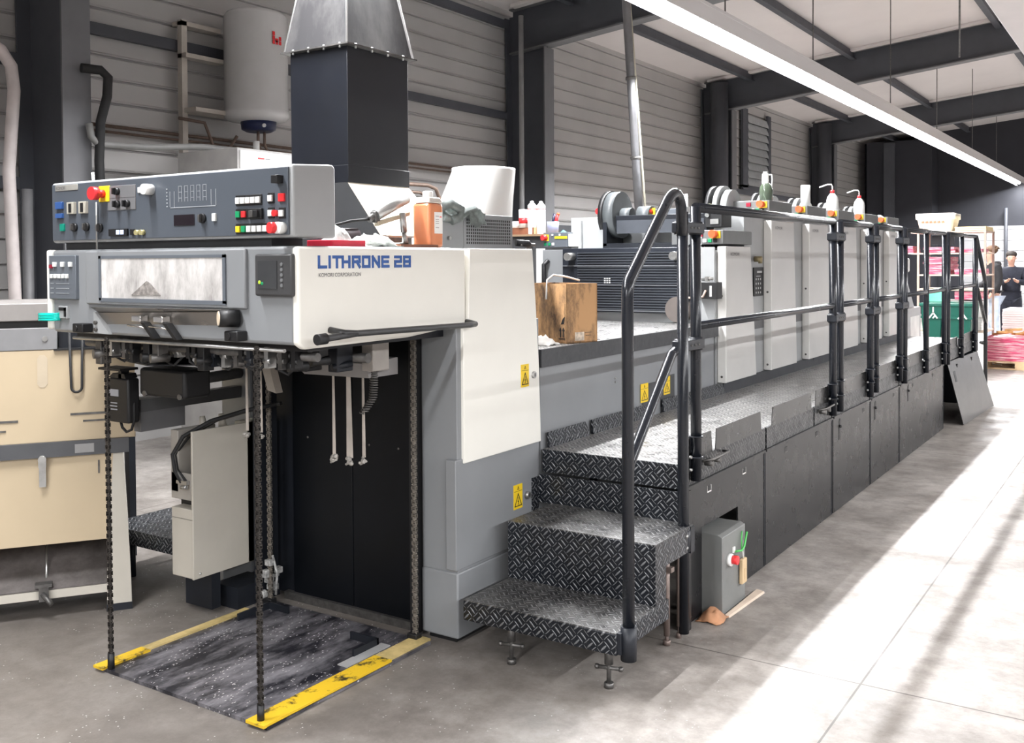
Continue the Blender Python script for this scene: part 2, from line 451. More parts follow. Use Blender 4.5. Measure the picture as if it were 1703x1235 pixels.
# pale edge trims of the roof sheets beside each rafter
n = 2
for y in frames[1:]:
    for dy in (-.2,):
        q = B().hexa([(-7.5, y+dy-.06, roofz(-7.5)-.05), (1, y+dy-.06, roofz(1)-.05), (1, y+dy+.06, roofz(1)-.05), (-7.5, y+dy+.06, roofz(-7.5)-.05),
                      (-7.5, y+dy-.06, roofz(-7.5)-.005), (1, y+dy-.06, roofz(1)-.005), (1, y+dy+.06, roofz(1)-.005), (-7.5, y+dy+.06, roofz(-7.5)-.005)])
        struct(q.obj('trim_%d' % n, CEILM)); n += 1
# girts on the wall
def girt(y0, y1, z, lab):
    q = B().box(-7.69, y0, z-.05, -7.63, y1, z+.05)
    tag(q.obj('wall_rail', COLM), lab, 'rail')
girt(-4, 4.48, 3.22, 'dark horizontal steel wall rail, upper of the two at the left edge')
girt(-4, 4.48, 2.24, 'dark horizontal steel wall rail at the left edge, level with the console top')
girt(4.75, 11.5, 3.60, 'dark horizontal steel wall rail behind the water heater and duct')
girt(4.75, 11.5, 4.86, 'dark horizontal steel wall rail high under the roof above the duct')
girt(4.75, 31, 2.08, 'dark horizontal steel wall rail running low behind the spray cans')
girt(19, 25.5, 3.05, 'dark horizontal steel wall rail under the louvred window')
# round downpipe by the third column
tag(B().cyl((-7.25, 18.35, 0), (-7.25, 18.35, 5.0), .17, n=20).obj('downpipe', COLM), 'round dark downpipe in front of the column right of the leaning pipe', 'pipe')
tag(B().cyl((-7.25, 25.45, 0), (-7.25, 25.45, 5.0), .17, n=20).obj('downpipe', COLM), 'round dark downpipe beside the farthest wall column', 'pipe')
tag(B().cyl((-7.3, 11.35, 0), (-7.3, 11.35, 4.9), .035, n=10).obj('downpipe', mat('pipe_grey', (.3, .3, .3), .4)), 'thin pale conduit on the column behind the spray cans', 'pipe')
# louvred window
t = thing('window_1', '', 'w', (-7.6, 21.5, 3.2)); del t['label'], t['category']; t['kind'] = 'structure'
B().box(-7.66, 20.6, 3.15, -7.6, 20.9, 4.85).box(-7.66, 22.2, 3.15, -7.6, 22.4, 4.85).box(-7.66, 20.6, 3.1, -7.6, 22.4, 3.2).obj('window_frame', COLM, t)
q = B()
for i in range(9): q.hexa([(-7.64, 20.9, 3.25+.17*i), (-7.58, 20.9, 3.2+.17*i), (-7.58, 22.2, 3.2+.17*i), (-7.64, 22.2, 3.25+.17*i),
                           (-7.64, 20.9, 3.37+.17*i), (-7.63, 20.9, 3.37+.17*i), (-7.63, 22.2, 3.37+.17*i), (-7.64, 22.2, 3.37+.17*i)])
q.obj('louvre', mat('louvre_grey', (.35, .37, .38), .4), t)
# thin leaning pipe hanging from the roof to the press
t = thing('hanging_conduit', 'thin grey leaning pipe dropping from the roof to the press', 'pipe', (-4.4, 9.05, 1.95))
B().cyl((-4.4, 9.02, 1.9), (-4.58, 9.02, 4.72), .042, n=12).obj('pipe', mat('pipe_galv', (.22, .22, .23), .35, .5), t)
B().cyl((-4.34, 9.05, 1.9), (-4.52, 9.05, 4.2), .012, n=8).obj('cable', mat('cable_pale', (.55, .52, .42), .5), t)
for z in (2.6, 3.4): B().cyl((-4.4-.064*(z-1.9), 9.02, z), (-4.4-.064*(z+.03-1.9), 9.02, z+.03), .052).obj('clamp', STEELD, t)

# luminaire row: trough with side skirts so that the light is cut off just below the horizontal
t = thing('strip_luminaire', 'long continuous row of white tube lamps hung above the press', 'lamp', (TX, 12, TZ-.04))
B().box(TX-.135, .6, TZ+.10, TX+.135, 31.1, TZ+.13).obj('housing', REFL, t)
for s, nm in ((-1, 'reflector'), (1, 'reflector')):
    B().box(TX+s*.125, .6, TZ-.034, TX+s*.133, 31.1, TZ+.10).obj(nm, REFL, t)
for k in range(20):
    y = -.3+1.57*k
    if y > 1.4:
        for s in (-1, 1): B().cyl((TX+s*.075, y, TZ+.045), (TX+s*.075, y+1.5, TZ+.045), .040, n=10).obj('tube', TUBEM, t)
for k, y in enumerate((8.7, 11.4, 15.2, 18.7, 22.5, 26)):
    B().cyl((TX, y, TZ+.12), (TX, y, roofz(TX)-.01), .007, n=6).obj('suspension_cable', STEELD, t)
t = thing('strip_luminaire', 'added unseen row of white lamp housings over the aisle, right of the frame', 'lamp', (RX, 12, RZ-.04))  # housing for the added aisle fill row
B().box(RX-.17, -9.1, RZ+.10, RX+.17, 31.1, RZ+.13).obj('housing', REFL, t)
for s in (-1, 1): B().box(RX+s*.155, -9.1, RZ-.05, RX+s*.165, 31.1, RZ+.10).obj('reflector', REFL, t)
for y in (0, 8, 16, 24): B().cyl((RX, y, RZ+.12), (RX, y, roofz(RX)-.01), .007, n=6).obj('suspension_cable', STEELD, t)
t = thing('strip_luminaire', 'added unseen row of white lamp housings in the hall behind the camera', 'lamp', (-1.2, -5.2, RZ-.04))  # housing for the added fill row behind the camera
B().box(-1.37, -9.1, RZ+.10, -1.03, -1.3, RZ+.13).obj('housing', REFL, t)
for s in (-1, 1): B().box(-1.2+s*.155, -9.1, RZ-.05, -1.2+s*.165, -1.3, RZ+.10).obj('reflector', REFL, t)
for y in (-8, -2): B().cyl((-1.2, y, RZ+.12), (-1.2, y, roofz(-1.2)-.01), .007, n=6).obj('suspension_cable', STEELD, t)
# cable-suspended wires right of the lamps
for k, (x, y) in enumerate(((-2.0, 12.4), (-1.4, 16.4), (-1.0, 21.5), (-.4, 24.5))):
    lb = ['leftmost of the four', 'second of four from the left', 'third of four from the left', 'rightmost of the four']
    tag(B().cyl((x, y, 3.9), (x, y, roofz(x)-.02), .011, n=6).obj('suspension_wire', STEELD), 'thin vertical roof wire right of the lamps, '+lb[k], 'wire')
# white duct at the top right corner
tag(B().box(-.78, 2.2, 2.9, .1, 9.5, 3.25, .01).obj('ceiling_duct', mat('duct_white', (.8, .77, .78), .5, var=.02)), 'smooth white duct overhead in the top right corner', 'duct')
# ================================================================== delivery unit of the press
DX0, DX1, DY0 = -3.92, -2.45, 2.418
D = thing('press_delivery', 'tall white and grey delivery end of the printing press, nearest the camera', 'printing press', (-3.2, 3.2, 0))
# head housing
hb = B()
hb.prism([(DY0+.0, 1.655), (DY0, 1.315), (DY0+.06, 1.31), (3.33, 1.34), (3.33, 1.655)], 'x', DX0+.03, DX1-.03, .012)
head = hb.obj('head_housing', GREY, D)
B().prism([(DY0-.008, 1.652), (DY0-.008, 1.318), (DY0+.02, 1.30), (3.0, 1.305), (3.37, 1.335), (3.37, 1.652)], 'x', DX1-.032, DX1, .010).obj('side_cover', CREAM, D)
B().prism([(DY0-.010, 1.655), (DY0-.010, 1.325), (3.37, 1.325), (3.37, 1.655)], 'x', DX0, DX0+.032, .008).obj('side_cover', CREAM, D)
side = None
# inspection window
fx = DY0-.0165
def yq(b, x0, x1, z0, z1, y=fx, t=.006, bv=0): return b.box(x0, y-t, z0, x1, y+.004, z1, bv)
wd = B().box(-3.64, DY0-.014, 1.435, -2.705, DY0+.004, 1.648, .006).obj('inspection_door', GREY, D)
q = B()
for (a, b_, c, d) in ((-3.545, -3.53, 1.452, 1.628), (-2.817, -2.802, 1.452, 1.628)): q.box(a, DY0-.02, c, b_, DY0-.012, d)
q.box(-3.545, DY0-.02, 1.447, -2.802, DY0-.012, 1.462).box(-3.545, DY0-.02, 1.617, -2.802, DY0-.012, 1.628)
q.obj('window_frame', GREYD, wd)
B().box(-3.53, DY0-.017, 1.462, -2.817, DY0-.011, 1.617).obj('window_pane', WIN, wd)
q = B().m(STEELD).prism([(-3.34, 1.475), (-3.245, 1.530), (-3.225, 1.523), (-3.165, 1.478)], 'y', DY0-.0205, DY0-.0172)
q.obj('dust_smear', mat('dust_pile', (.24, .22, .205), .8, var=.5, scale=60), wd)
# left switch panel
lp = B().box(-3.893, DY0-.015, 1.452, -3.705, DY0+.003, 1.632, .003).obj('switch_panel', GREYD, D)
for i in range(3): B().box(-3.855+.055*i, DY0-.024, 1.585, -3.835+.055*i, DY0-.014, 1.605, .002).obj('button', BTNW, lp)
for i in range(5): B().box(-3.878+.027*i, DY0-.022, 1.538, -3.86+.027*i, DY0-.014, 1.556, .002).obj('button', BTNW, lp)
B().box(-3.882, DY0-.022, 1.58, -3.862, DY0-.014, 1.595).obj('indicator', REDD, lp)
q = B()
for z in (1.515, 1.495, 1.475): q.box(-3.88, DY0-.0165, z, -3.86, DY0-.0145, z+.004).box(-3.84, DY0-.0165, z, -3.75, DY0-.0145, z+.003)
q.obj('lettering', mat('faded_lettering', (.3, .32, .34), .5, var=0), lp)
# touch screen
sc = B().box(-2.647, DY0-.024, 1.482, -2.465, DY0+.003, 1.628, .008).obj('display', mat('screen_housing', (.05, .05, .052), .45), D)
B().box(-2.628, DY0-.0262, 1.508, -2.535, DY0-.0235, 1.604).obj('screen', mat('screen_dark', (.045, .047, .05), .15, var=.2), sc)
for i in range(5): B().cyl((-2.512, DY0-.027, 1.520+.018*i), (-2.512, DY0-.023, 1.520+.018*i), .006, n=10).obj('key', mat('key_grey', (.16, .165, .17), .4), sc)
B().m(YELLOW).ball((-2.619, DY0-.0265, 1.53), .007, sc=(1, .2, 1)).m(GREEN).ball((-2.606, DY0-.0265, 1.526), .006, sc=(1, .2, 1)).obj('indicator', mat('screen_glow', (.45, .62, .05), .4, var=0), sc)
# polished lower flap
fl = B().m(STEEL).hexa([(-3.56, DY0-.012, 1.402), (-2.775, DY0-.012, 1.425), (-2.775, DY0+.05, 1.425), (-3.56, DY0+.05, 1.402),
        (-3.56, DY0-.045, 1.425), (-2.775, DY0-.045, 1.432), (-2.775, DY0+.05, 1.432), (-3.56, DY0+.05, 1.425)])
fl.hexa([(-3.50, DY0+.015, 1.318), (-2.775, DY0+.015, 1.330), (-2.775, DY0+.03, 1.330), (-3.50, DY0+.03, 1.318),
        (-3.555, DY0-.018, 1.402), (-2.775, DY0-.018, 1.424), (-2.775, DY0, 1.424), (-3.555, DY0, 1.402)])
fp = fl.obj('flap', mat('brushed_flap', (.30, .285, .27), .28, .75, var=.15, scale=3), D)
B().hexa([(-3.565, DY0-.03, 1.322), (-3.49, DY0-.012, 1.318), (-3.49, DY0, 1.318), (-3.565, DY0, 1.322),
          (-3.567, DY0-.03, 1.405), (-3.558, DY0-.03, 1.405), (-3.558, DY0, 1.405), (-3.567, DY0, 1.405)]).obj('bracket_plate', GREYL, fp)
for dz in (0, .028): B().cyl((-3.553, DY0-.036, 1.336+dz), (-3.553, DY0-.02, 1.336+dz), .008, n=10).obj('screw', STEELD, fp)
for x in (-3.265, -3.135):
    B().box(x-.035, DY0-.05, 1.375, x+.02, DY0-.012, 1.400, .004).cyl((x-.05, DY0-.055, 1.362), (x+.045, DY0-.03, 1.352), .004, n=8).obj('latch', CHROME, fp)
    B().hexa([(x+.02, DY0-.05, 1.375), (x+.04, DY0-.05, 1.375), (x+.04, DY0-.02, 1.375), (x+.02, DY0-.02, 1.375),
              (x+.07, DY0-.04, 1.315), (x+.09, DY0-.04, 1.315), (x+.09, DY0-.01, 1.315), (x+.07, DY0-.01, 1.315)]).obj('latch_arm', BLACK, fp)
# round gauge
g = B().cyl((-2.755, DY0+.0, 1.400), (-2.79, DY0-.06, 1.402), .031, n=28).obj('gauge', BLACK, D)
B().cyl((-2.789, DY0-.058, 1.402), (-2.792, DY0-.063, 1.402), .025, n=28).obj('dial', mat('dial_cream', (.72, .60, .45), .4, var=0), g)
# black sensor blocks and socket
for x in (-3.645, -2.742): B().box(x-.035, DY0-.05, 1.322, x+.033, DY0-.002, 1.358, .004).cyl((x-.012, DY0-.054, 1.34), (x-.012, DY0-.045, 1.34), .012, n=14).obj('sensor_block', BLACK, D)
sk = B().box(-3.833, DY0-.012, 1.372, -3.773, DY0+.003, 1.424, .002).obj('socket_plate', GREYL, D)
B().box(-3.79, DY0-.0165, 1.38, -3.779, DY0-.011, 1.418).box(-3.825, DY0-.0165, 1.405, -3.779, DY0-.011, 1.418).obj('socket', BLACK, sk)
# big lettering on the side cover
L = B(); h = .0350; W = .034
def letter(ch, y):
    a, c = 0, W
    S = {'L': [((a, h), (a, 0)), ((a, 0), (c, 0))], 'I': [((c*.25, 0), (c*.25, h))],
         'T': [((a, h), (c, h)), ((c/2, h), (c/2, 0))], 'H': [((a, 0), (a, h)), ((c, 0), (c, h)), ((a, h/2), (c, h/2))],
         'R': [((a, 0), (a, h)), ((a, h), (c, h)), ((c, h), (c, h/2)), ((c, h/2), (a, h/2)), ((c*.6, h/2), (c, 0))],
         'O': [((a, 0), (a, h)), ((a, h), (c, h)), ((c, h), (c, 0)), ((c, 0), (a, 0))],
         'N': [((a, 0), (a, h)), ((a, h), (c, 0)), ((c, 0), (c, h))],
         'E': [((a, 0), (a, h)), ((a, h), (c, h)), ((a, h/2), (c*.9, h/2)), ((a, 0), (c, 0))],
         '2': [((a, h), (c, h)), ((c, h), (c, h/2)), ((c, h/2), (a, h/2)), ((a, h/2), (a, 0)), ((a, 0), (c, 0))],
         '8': [((a, 0), (a, h)), ((a, h), (c, h)), ((c, h), (c, 0)), ((c, 0), (a, 0)), ((a, h/2), (c, h/2))]}[ch]
    strokes(L, S, (DX1, y, 1.5815), (0, 1, 0), (0, 0, 1), .0108)
ys = {0: 2.508, 1: 2.565, 2: 2.585, 3: 2.650, 4: 2.716, 5: 2.782, 6: 2.848, 7: 2.914, 8: 2.977+.01, 9: 3.048+.01}
wd_ = [0]
y = 2.508
for ch in 'LITHRONE 28':
    if ch == ' ': y += .020; continue
    letter(ch, y); y += {'I': .028, 'L': W+.010, 'T': W+.013}.get(ch, W+.0195)
L.obj('lettering', LOGO, D)
q = B(); text_mesh(q, 'KOMORI CORPORATION', (DX1+.0006, 2.506, 1.547), (0, 1, 0), (0, 0, 1), .0135, .214); q.obj('lettering', INKD, D)
# underside frame
B().box(-3.85, 2.62, 1.285, -2.52, 3.33, 1.312).obj('underframe', BLACKS, D)
# grey body right and left, with lower panels
def body(x0, x1, right):
    B().box(x0+.003, 3.305, .30, x1-.002, 3.95, 1.33, .004).obj('side_body', GREY, D)
    B().box(x0, 3.30, .025, x1, 3.95, .302, .008).obj('side_base', GREY, D)
    B().box(x0+.02, 3.33, 0, x1-.03, 3.9, .03).obj('foot', BLACK, D)
body(-2.642, DX1, 1)
body(-3.90, -3.69, 0)
ld = B().box(DX1-.05, 3.285, .315, DX1+.004, 3.93, .775, .004).obj('lower_door', GREY, D)
# white upper door with slanted far edge
dr = B().prism([(3.335, .755), (3.945, .755), (3.932, 1.10), (3.905, 1.40), (3.878, 1.652), (3.385, 1.652), (3.372, 1.33), (3.335, 1.33)], 'x', DX1-.03, DX1+.012, .004).obj('side_door', CREAM, D)
def lock(y, z, par):
    B().cyl((DX1, y, z), (DX1+.02, y, z), .016, n=16).m(BLACK).box(DX1+.019, y-.003, z-.009, DX1+.0215, y+.003, z+.009).obj('lock', None, par) if 0 else None
    k = B().m(STEEL).cyl((DX1, y, z), (DX1+.022, y, z), .016, n=16); k.m(BLACK).box(DX1+.0215, y-.0025, z-.008, DX1+.0235, y+.0025, z+.008); return k.obj('lock', None, par)
lock(3.878, 1.073, dr); lock(3.826, .527, ld)
def warn(x, y0, z0, y1, z1, par):
    q = B().m(YELLOW).box(x, y0, z0, x+.002, y1, z1)
    w_, hh = y1-y0, z1-z0; ym = (y0+y1)/2
    q.m(BLACK)
    a = (ym-w_*.38, z0+hh*.12); b_ = (ym+w_*.38, z0+hh*.12); c = (ym, z0+hh*.62)
    for p, r_ in ((a, b_), (b_, c), (c, a)):
        strokes(q, [(p, r_)], (x+.002, 0, 0), (0, 1, 0), (0, 0, 1), .004, .0006)
    strokes(q, [((ym+.002, z0+hh*.46), (ym-.004, z0+hh*.30)), ((ym-.004, z0+hh*.30), (ym+.004, z0+hh*.32)), ((ym+.004, z0+hh*.32), (ym, z0+hh*.18))], (x+.002, 0, 0), (0, 1, 0), (0, 0, 1), .0025, .0006)
    q.box(x+.0018, y0+.004, z0+hh*.72, x+.0026, y1-.004, z0+hh*.735)
    strokes(q, [((ym-.006, z0+hh*.80), (ym, z0+hh*.92)), ((ym, z0+hh*.92), (ym+.006, z0+hh*.80)), ((ym-.006, z0+hh*.80), (ym+.006, z0+hh*.80))], (x+.002, 0, 0), (0, 1, 0), (0, 0, 1), .0018, .0006)
    return q.obj('warning_label', None, par)
warn(DX1+.012, 3.773, 1.025, 3.838, 1.128, dr); warn(DX1+.004, 3.718, .478, 3.79, .588, ld)
# black grab rail along the bottom of the side cover
q = B().tube([(DX1-.0, 2.56, 1.36), (DX1+.07, 2.56, 1.352), (DX1+.07, 2.62, 1.347), (DX1+.07, 3.30, 1.338), (DX1+.055, 3.36, 1.338), (DX1, 3.375, 1.345)], .012, n=12)
q.cyl((DX1+.065, 2.44, 1.337), (DX1+.07, 2.62, 1.347), .012, n=12)
gr_ = q.obj('grab_rail', mat('rail_dark_grey', (.055, .056, .058), .35, .3), D)
B().cyl((DX1+.063, 2.43, 1.337), (DX1+.066, 2.47, 1.339), .019, n=16).obj('rubber_grip', BLACK, gr_)
# lifting chains, four of them
CH = mat('chain_dusty', (.20, .18, .155), .55, .5, var=.5, scale=60)
CHD = mat('chain_oily', (.045, .04, .036), .4, .5, var=.5, scale=60)
def chain(x, y, z0, z1, m, r=.012):
    q = B(); z = z0; k = 0
    while z < z1:
        if k % 2: q.box(x-r, y-.006, z, x-r*.55, y+.006, z+.017).box(x+r*.55, y-.006, z, x+r, y+.006, z+.017)
        else: q.box(x-r*.6, y-.004, z, x+r*.6, y+.004, z+.017)
        q.cyl((x-r, y, z+.0085), (x+r, y, z+.0085), .0038, n=6)
        z += .0145; k += 1
    return q.obj('lifting_chain', m, D)
chain(-3.44, 2.358, .02, 1.31, CHD, .011); chain(-2.60, 2.358, .02, 1.31, CHD, .011)
chain(-3.47, 3.215, .02, 1.31, CH); chain(-2.625, 3.235, .02, 1.31, CH)
for x, y in ((-3.44, 2.358), (-2.60, 2.358)): B().cyl((x, y, .012), (x, y, .075), .013, n=12).obj('chain_anchor', BLACK, D)
for x, y in ((-2.625, 3.235), (-3.47, 3.215)): B().box(x-.03, y-.02, .012, x+.02, y+.02, .04, .003).obj('chain_anchor', BLACK, D)
B().box(-2.66, 3.245, .02, -2.645, 3.31, 1.3).obj('guide_rail', BLACK, D)
B().box(-3.56, 3.20, .02, -3.53, 3.30, 1.3).box(-3.50, 3.25, .05, -3.485, 3.28, 1.3).obj('guide_rail', BLACKS, D)
# black curtain panels at the back of the pile
for x0, x1 in ((-3.455, -3.079), (-3.075, -2.67)):
    c = B().box(x0, 3.35, .025, x1, 3.37, 1.28, .003).obj('back_panel', mat('curtain_panel', (.004, .005, .007), .35, .0, var=.3, scale=2, spec=.25), D)
    for dx in (.10, .27): B().ball((x0+dx, 3.349, .78), .006, sc=(1, .5, 1)).obj('screw', STEELD, c)
B().box(-3.62, 3.36, .02, -3.46, 3.40, 1.28).obj('back_frame', BLACKS, D)
B().box(-3.5, 3.33, .0, -2.66, 3.40, .035).obj('sill', STEELD, D)
# gripper and sheet slow-down gear hanging under the head
rg = random.Random(3)
B().cyl((-3.85, 2.55, 1.262), (-2.50, 2.55, 1.262), .016).cyl((-3.8, 2.95, 1.22), (-2.62, 2.95, 1.22), .02).obj('cross_shaft', STEELD, D)
B().box(-3.85, 2.50, 1.285, -2.50, 2.60, 1.315).obj('cross_beam', BLACK, D)
for i in range(16):
    x = -3.78+.078*i+rg.uniform(-.012, .012); y = rg.uniform(2.5, 2.75)
    q = B()
    q.box(x-.02, y-.02, 1.20+rg.uniform(-.02, .03), x+.018, y+.03, 1.29, .003)
    q.cyl((x-.005, y-.04, 1.225), (x+.02, y+.03, 1.225), rg.uniform(.012, .022), n=12)
    q.obj('gripper_block', [BLACK, STEELD, BLACKS, STEELD, BLACK][i % 5], D)
for i in range(9):
    x = -3.7+.125*i; y = rg.uniform(2.8, 3.1)
    B().box(x-.03, y-.05, 1.17, x+.02, y+.04, 1.27, .004).cyl((x, y-.06, 1.19), (x+.03, y+.02, 1.2), .013, n=10).obj('guide_block', [STEELD, BLACK, BLACKS][i % 3], D)
B().hexa([(-3.02, 3.0, 1.13), (-2.68, 3.02, 1.13), (-2.68, 3.2, 1.13), (-3.02, 3.2, 1.13), (-3.08, 2.98, 1.19), (-2.68, 3.0, 1.19), (-2.68, 3.2, 1.2), (-3.08, 3.2, 1.2)]).obj('air_plate', mat('air_plate_grey', (.25, .24, .235), .5), D)
B().cyl((-3.05, 2.96, 1.235), (-2.80, 3.0, 1.215), .011).obj('polished_rod', STEEL, D)
for i in range(22):
    x = -3.80+.058*i; y = rg.uniform(2.46, 2.62)
    q = B().box(x-.010, y-.01, 1.21+rg.uniform(-.01, .03), x+.010, y+.03, 1.295)
    q.cyl((x-.018, y, 1.245), (x+.018, y, 1.245), rg.uniform(.008, .014), n=10)
    q.obj('gripper_finger', [STEELD, BLACK, STEEL, BLACK, BLACKS][(i*3) % 5], D)
for i in range(7):
    x = -3.7+.16*i
    B().tube([(x, 2.58, 1.29), (x+.02, 2.56, 1.21), (x+.07, 2.57, 1.19), (x+.11, 2.60, 1.24), (x+.13, 2.62, 1.29)], .006, n=8).obj('air_hose', RUBBER, D)
B().cyl((-3.78, 2.44, 1.292), (-2.55, 2.44, 1.292), .007).obj('front_rod', STEEL, D)
# coiled hose
q = B(); pts = []
for i in range(320):
    t_ = i/320; a = 2*pi*26*t_
    cx = -2.70+.02*sin(pi*t_)-.05*max(0, t_-.75)*4*.8; cz = 1.24-.26*t_
    pts.append((cx+.015*cos(a), 3.05+.015*sin(a), cz))
q.tube(pts, .0035, n=6).obj('coiled_hose', STEELD, D)
# hanging bands with dusty knots
bm_ = mat('band_dusty', (.52, .47, .42), .8, var=.2)
for (x, y, z0, z1, w_) in ((-3.375, 3.0, .86, 1.16, .010), (-3.285, 3.0, .86, 1.20, .008), (-2.905, 3.05, .79, 1.14, .010), (-2.82, 3.05, .79, 1.14, .021), (-2.74, 3.05, .80, 1.14, .010)):
    b_ = B().hexa([(x-w_*.6, y, z0), (x+w_, y, z0), (x+w_, y+.003, z0), (x-w_*.6, y+.003, z0), (x-w_*.5, y, z1), (x+w_*.5, y, z1), (x+w_*.5, y+.003, z1), (x-w_*.5, y+.003, z1)]).obj('hanging_band', bm_, D)
    k = B()
    for j in range(6): k.ball((x+rg.uniform(-.012, .012), y+rg.uniform(-.01, .01), z0-.012+rg.uniform(-.014, .012)), rg.uniform(.006, .012), n=8)
    k.cyl((x-.014, y-.004, z0-.03), (x+.014, y+.004, z0-.015), .005, n=8).obj('knot', mat('knot_dusty', (.40, .38, .35), .7, var=.5, scale=90), b_)
B().box(-2.70, 3.0, 1.16, -2.64, 3.10, 1.31, .004).obj('bracket', mat('bracket_beige', (.38, .35, .32), .5), D)
B().hexa([(-3.22, 2.98, 1.05), (-3.17, 2.98, 1.04), (-3.17, 3.02, 1.04), (-3.22, 3.02, 1.05), (-3.26, 2.98, 1.16), (-3.21, 2.98, 1.16), (-3.21, 3.02, 1.16), (-3.26, 3.02, 1.16)]).obj('lever', mat('lever_beige', (.42, .38, .33), .5), D)
# valve cluster at the lower left of the curtain
q = B()
for j in range(14): q.box(*(lambda x, y, z: (x, y, z, x+rg.uniform(.012, .04), y+.03, z+rg.uniform(.012, .035)))(-3.50+rg.uniform(-.04, .03), 3.2+rg.uniform(-.02, .06), .04+.012*j), .003)
q.tube([(-3.44, 3.22, .06), (-3.43, 3.22, .16), (-3.46, 3.22, .24)], .006, n=8)
q.obj('valve_cluster', mat('valve_dusty', (.40, .40, .39), .6, .3, var=.5, scale=60), D)

# control console on top of the head
K = thing('control_console', 'long grey control console full of buttons on top of the press delivery', 'control console', (-3.18, 2.52, 1.68))
B().prism([(2.418, 1.684), (2.418, 1.932), (2.61, 1.945), (2.625, 1.935), (2.625, 1.684)], 'x', -3.885, -2.478, .010).obj('housing', GREYL, K)
B().box(-3.84, 2.45, 1.648, -2.62, 2.60, 1.69).obj('plinth', mat('plinth_dark', (.03, .032, .035), .5), K)
kp = B().box(-3.872, 2.410, 1.693, -2.495, 2.4185, 1.924, .002).obj('control_panel', mat('console_face', (.075, .087, .105), .4, var=.08, scale=2), K)
KY = 2.410
def kb(x0, z0, x1, z1, m_, nm='button', d=.008, par=None, bv=.0015): return B().box(x0, KY-d, z0, x1, KY+.001, z1, bv).obj(nm, m_, par or kp)
es = kb(-3.545, 1.842, -3.478, 1.904, YELLOW, 'emergency_stop', .006)
B().cyl((-3.515, KY-.006, 1.873), (-3.515, KY-.035, 1.873), .016).cyl((-3.515, KY-.035, 1.873), (-3.515, KY-.06, 1.873), .026, n=24).obj('mushroom_button', RED, es)
sp_ = kb(-3.492, 1.806, -3.317, 1.902, mat('selector_plate', (.15, .15, .155), .5), 'selector_plate', .003)
for x, z in ((-3.425, 1.879), (-3.423, 1.829), (-3.362, 1.829)):
    s_ = B().cyl((x, KY-.003, z), (x, KY-.018, z), .014).box(x-.004, KY-.030, z-.012, x+.004, KY-.016, z+.012, .001).obj('selector_knob', BLACK, sp_)
kb(-3.317, 1.853, -3.492, 1.8545, BLACK, 'seam', .0035)
kb(-3.835, 1.822, -3.79, 1.852, BLUE, 'rocker_switch', .012); kb(-3.835, 1.785, -3.79, 1.805, BLUE, 'rocker_switch', .012)
for x in (-3.725, -3.645):
    k = kb(x-.025, 1.80, x+.022, 1.848, mat('breaker_beige', (.40, .38, .32), .5), 'breaker', .014)
    B().box(x-.010, KY-.016, 1.806, x+.008, KY-.013, 1.842).obj('breaker_window', BLACK, k)
kb(-3.81, 1.732, -3.782, 1.762, mat('button_teal', (.0, .22, .15), .4, var=0), 'button', .008)
for x, z in ((-3.712, 1.746), (-3.630, 1.746), (-3.542, 1.740), (-2.928, 1.76)):
    k = B().cyl((x, KY, z), (x, KY-.012, z), .017).obj('selector_knob', BLACK, kp)
    B().box(x-.004, KY-.024, z-.013, x+.004, KY-.011, z+.013, .001).obj('knob_grip', STEELD, k)
k = kb(-3.48, 1.705, -3.365, 1.733, BLACK, 'switch_block', .010)
for x in (-3.418, -3.392): B().box(x-.010, KY-.0125, 1.711, x+.009, KY-.009, 1.728, .001).obj('button', mat('button_lit', (.6, .7, .9), .4, var=0, emit=.6), k)
kb(-3.345, 1.708, -3.322, 1.730, BLACK, 'button', .010)
for x in (-3.300, -3.270): B().cyl((x, KY, 1.716), (x, KY-.018, 1.716), .010, n=16).obj('push_button', mat('brass_button', (.55, .50, .25), .35, .5), kp)
k = kb(-3.30, 1.868, -3.262, 1.890, BTNW, 'switch_block', .006); kb(-3.262, 1.868, -3.235, 1.890, BLUE, 'rocker_switch', .010)
B().cyl((-3.220, KY, 1.877), (-3.220, KY-.04, 1.877), .020, n=20).obj('key_switch', WHITE, kp)
nm_ = kb(-3.845, 1.897, -3.690, 1.921, mat('name_plate', (.36, .35, .32), .4, .3), 'name_plate', .003)
q = B(); text_mesh(q, 'KOMORI', (-3.835, KY-.0035, 1.9025), (1, 0, 0), (0, 0, 1), .012, .062); text_mesh(q, '44555', (-3.755, KY-.0035, 1.9025), (1, 0, 0), (0, 0, 1), .012, .055) if 0 else None
q.obj('lettering', INKD, nm_)
# flow diagram
q = B()
q.box(-3.112, KY-.0015, 1.803, -2.861, KY+.0002, 1.8055)
for (a, b_) in (((-3.115, .012), (-3.09, .04)), ((-2.885, .012), (-2.86, .04))): q.box(a[0], KY-.0012, 1.806+a[1]*.2, a[0]+.002, KY, 1.865).box(b_[0], KY-.0012, 1.806, b_[0]+.002, KY, 1.865)
for i in range(5):
    x = -3.065+.034*i
    for dz in (0, .022, .044): q.box(x, KY-.0012, 1.838+dz, x+.019, KY, 1.8395+dz)
    q.box(x, KY-.0012, 1.825, x+.0015, KY, 1.884).box(x+.018, KY-.0012, 1.825, x+.0195, KY, 1.884)
for i in range(6): q.box(-3.135, KY-.0012, 1.808+.013*i, -3.128, KY, 1.812+.013*i)
q.obj('flow_diagram', mat('diagram_lines', (.38, .40, .42), .5, var=0), kp)
kb(-3.092, 1.736, -2.976, 1.777, mat('display_dark', (.012, .008, .012), .2, var=0), 'display', .003)
kb(-2.875, 1.748, -2.856, 1.776, BTNW, 'button')
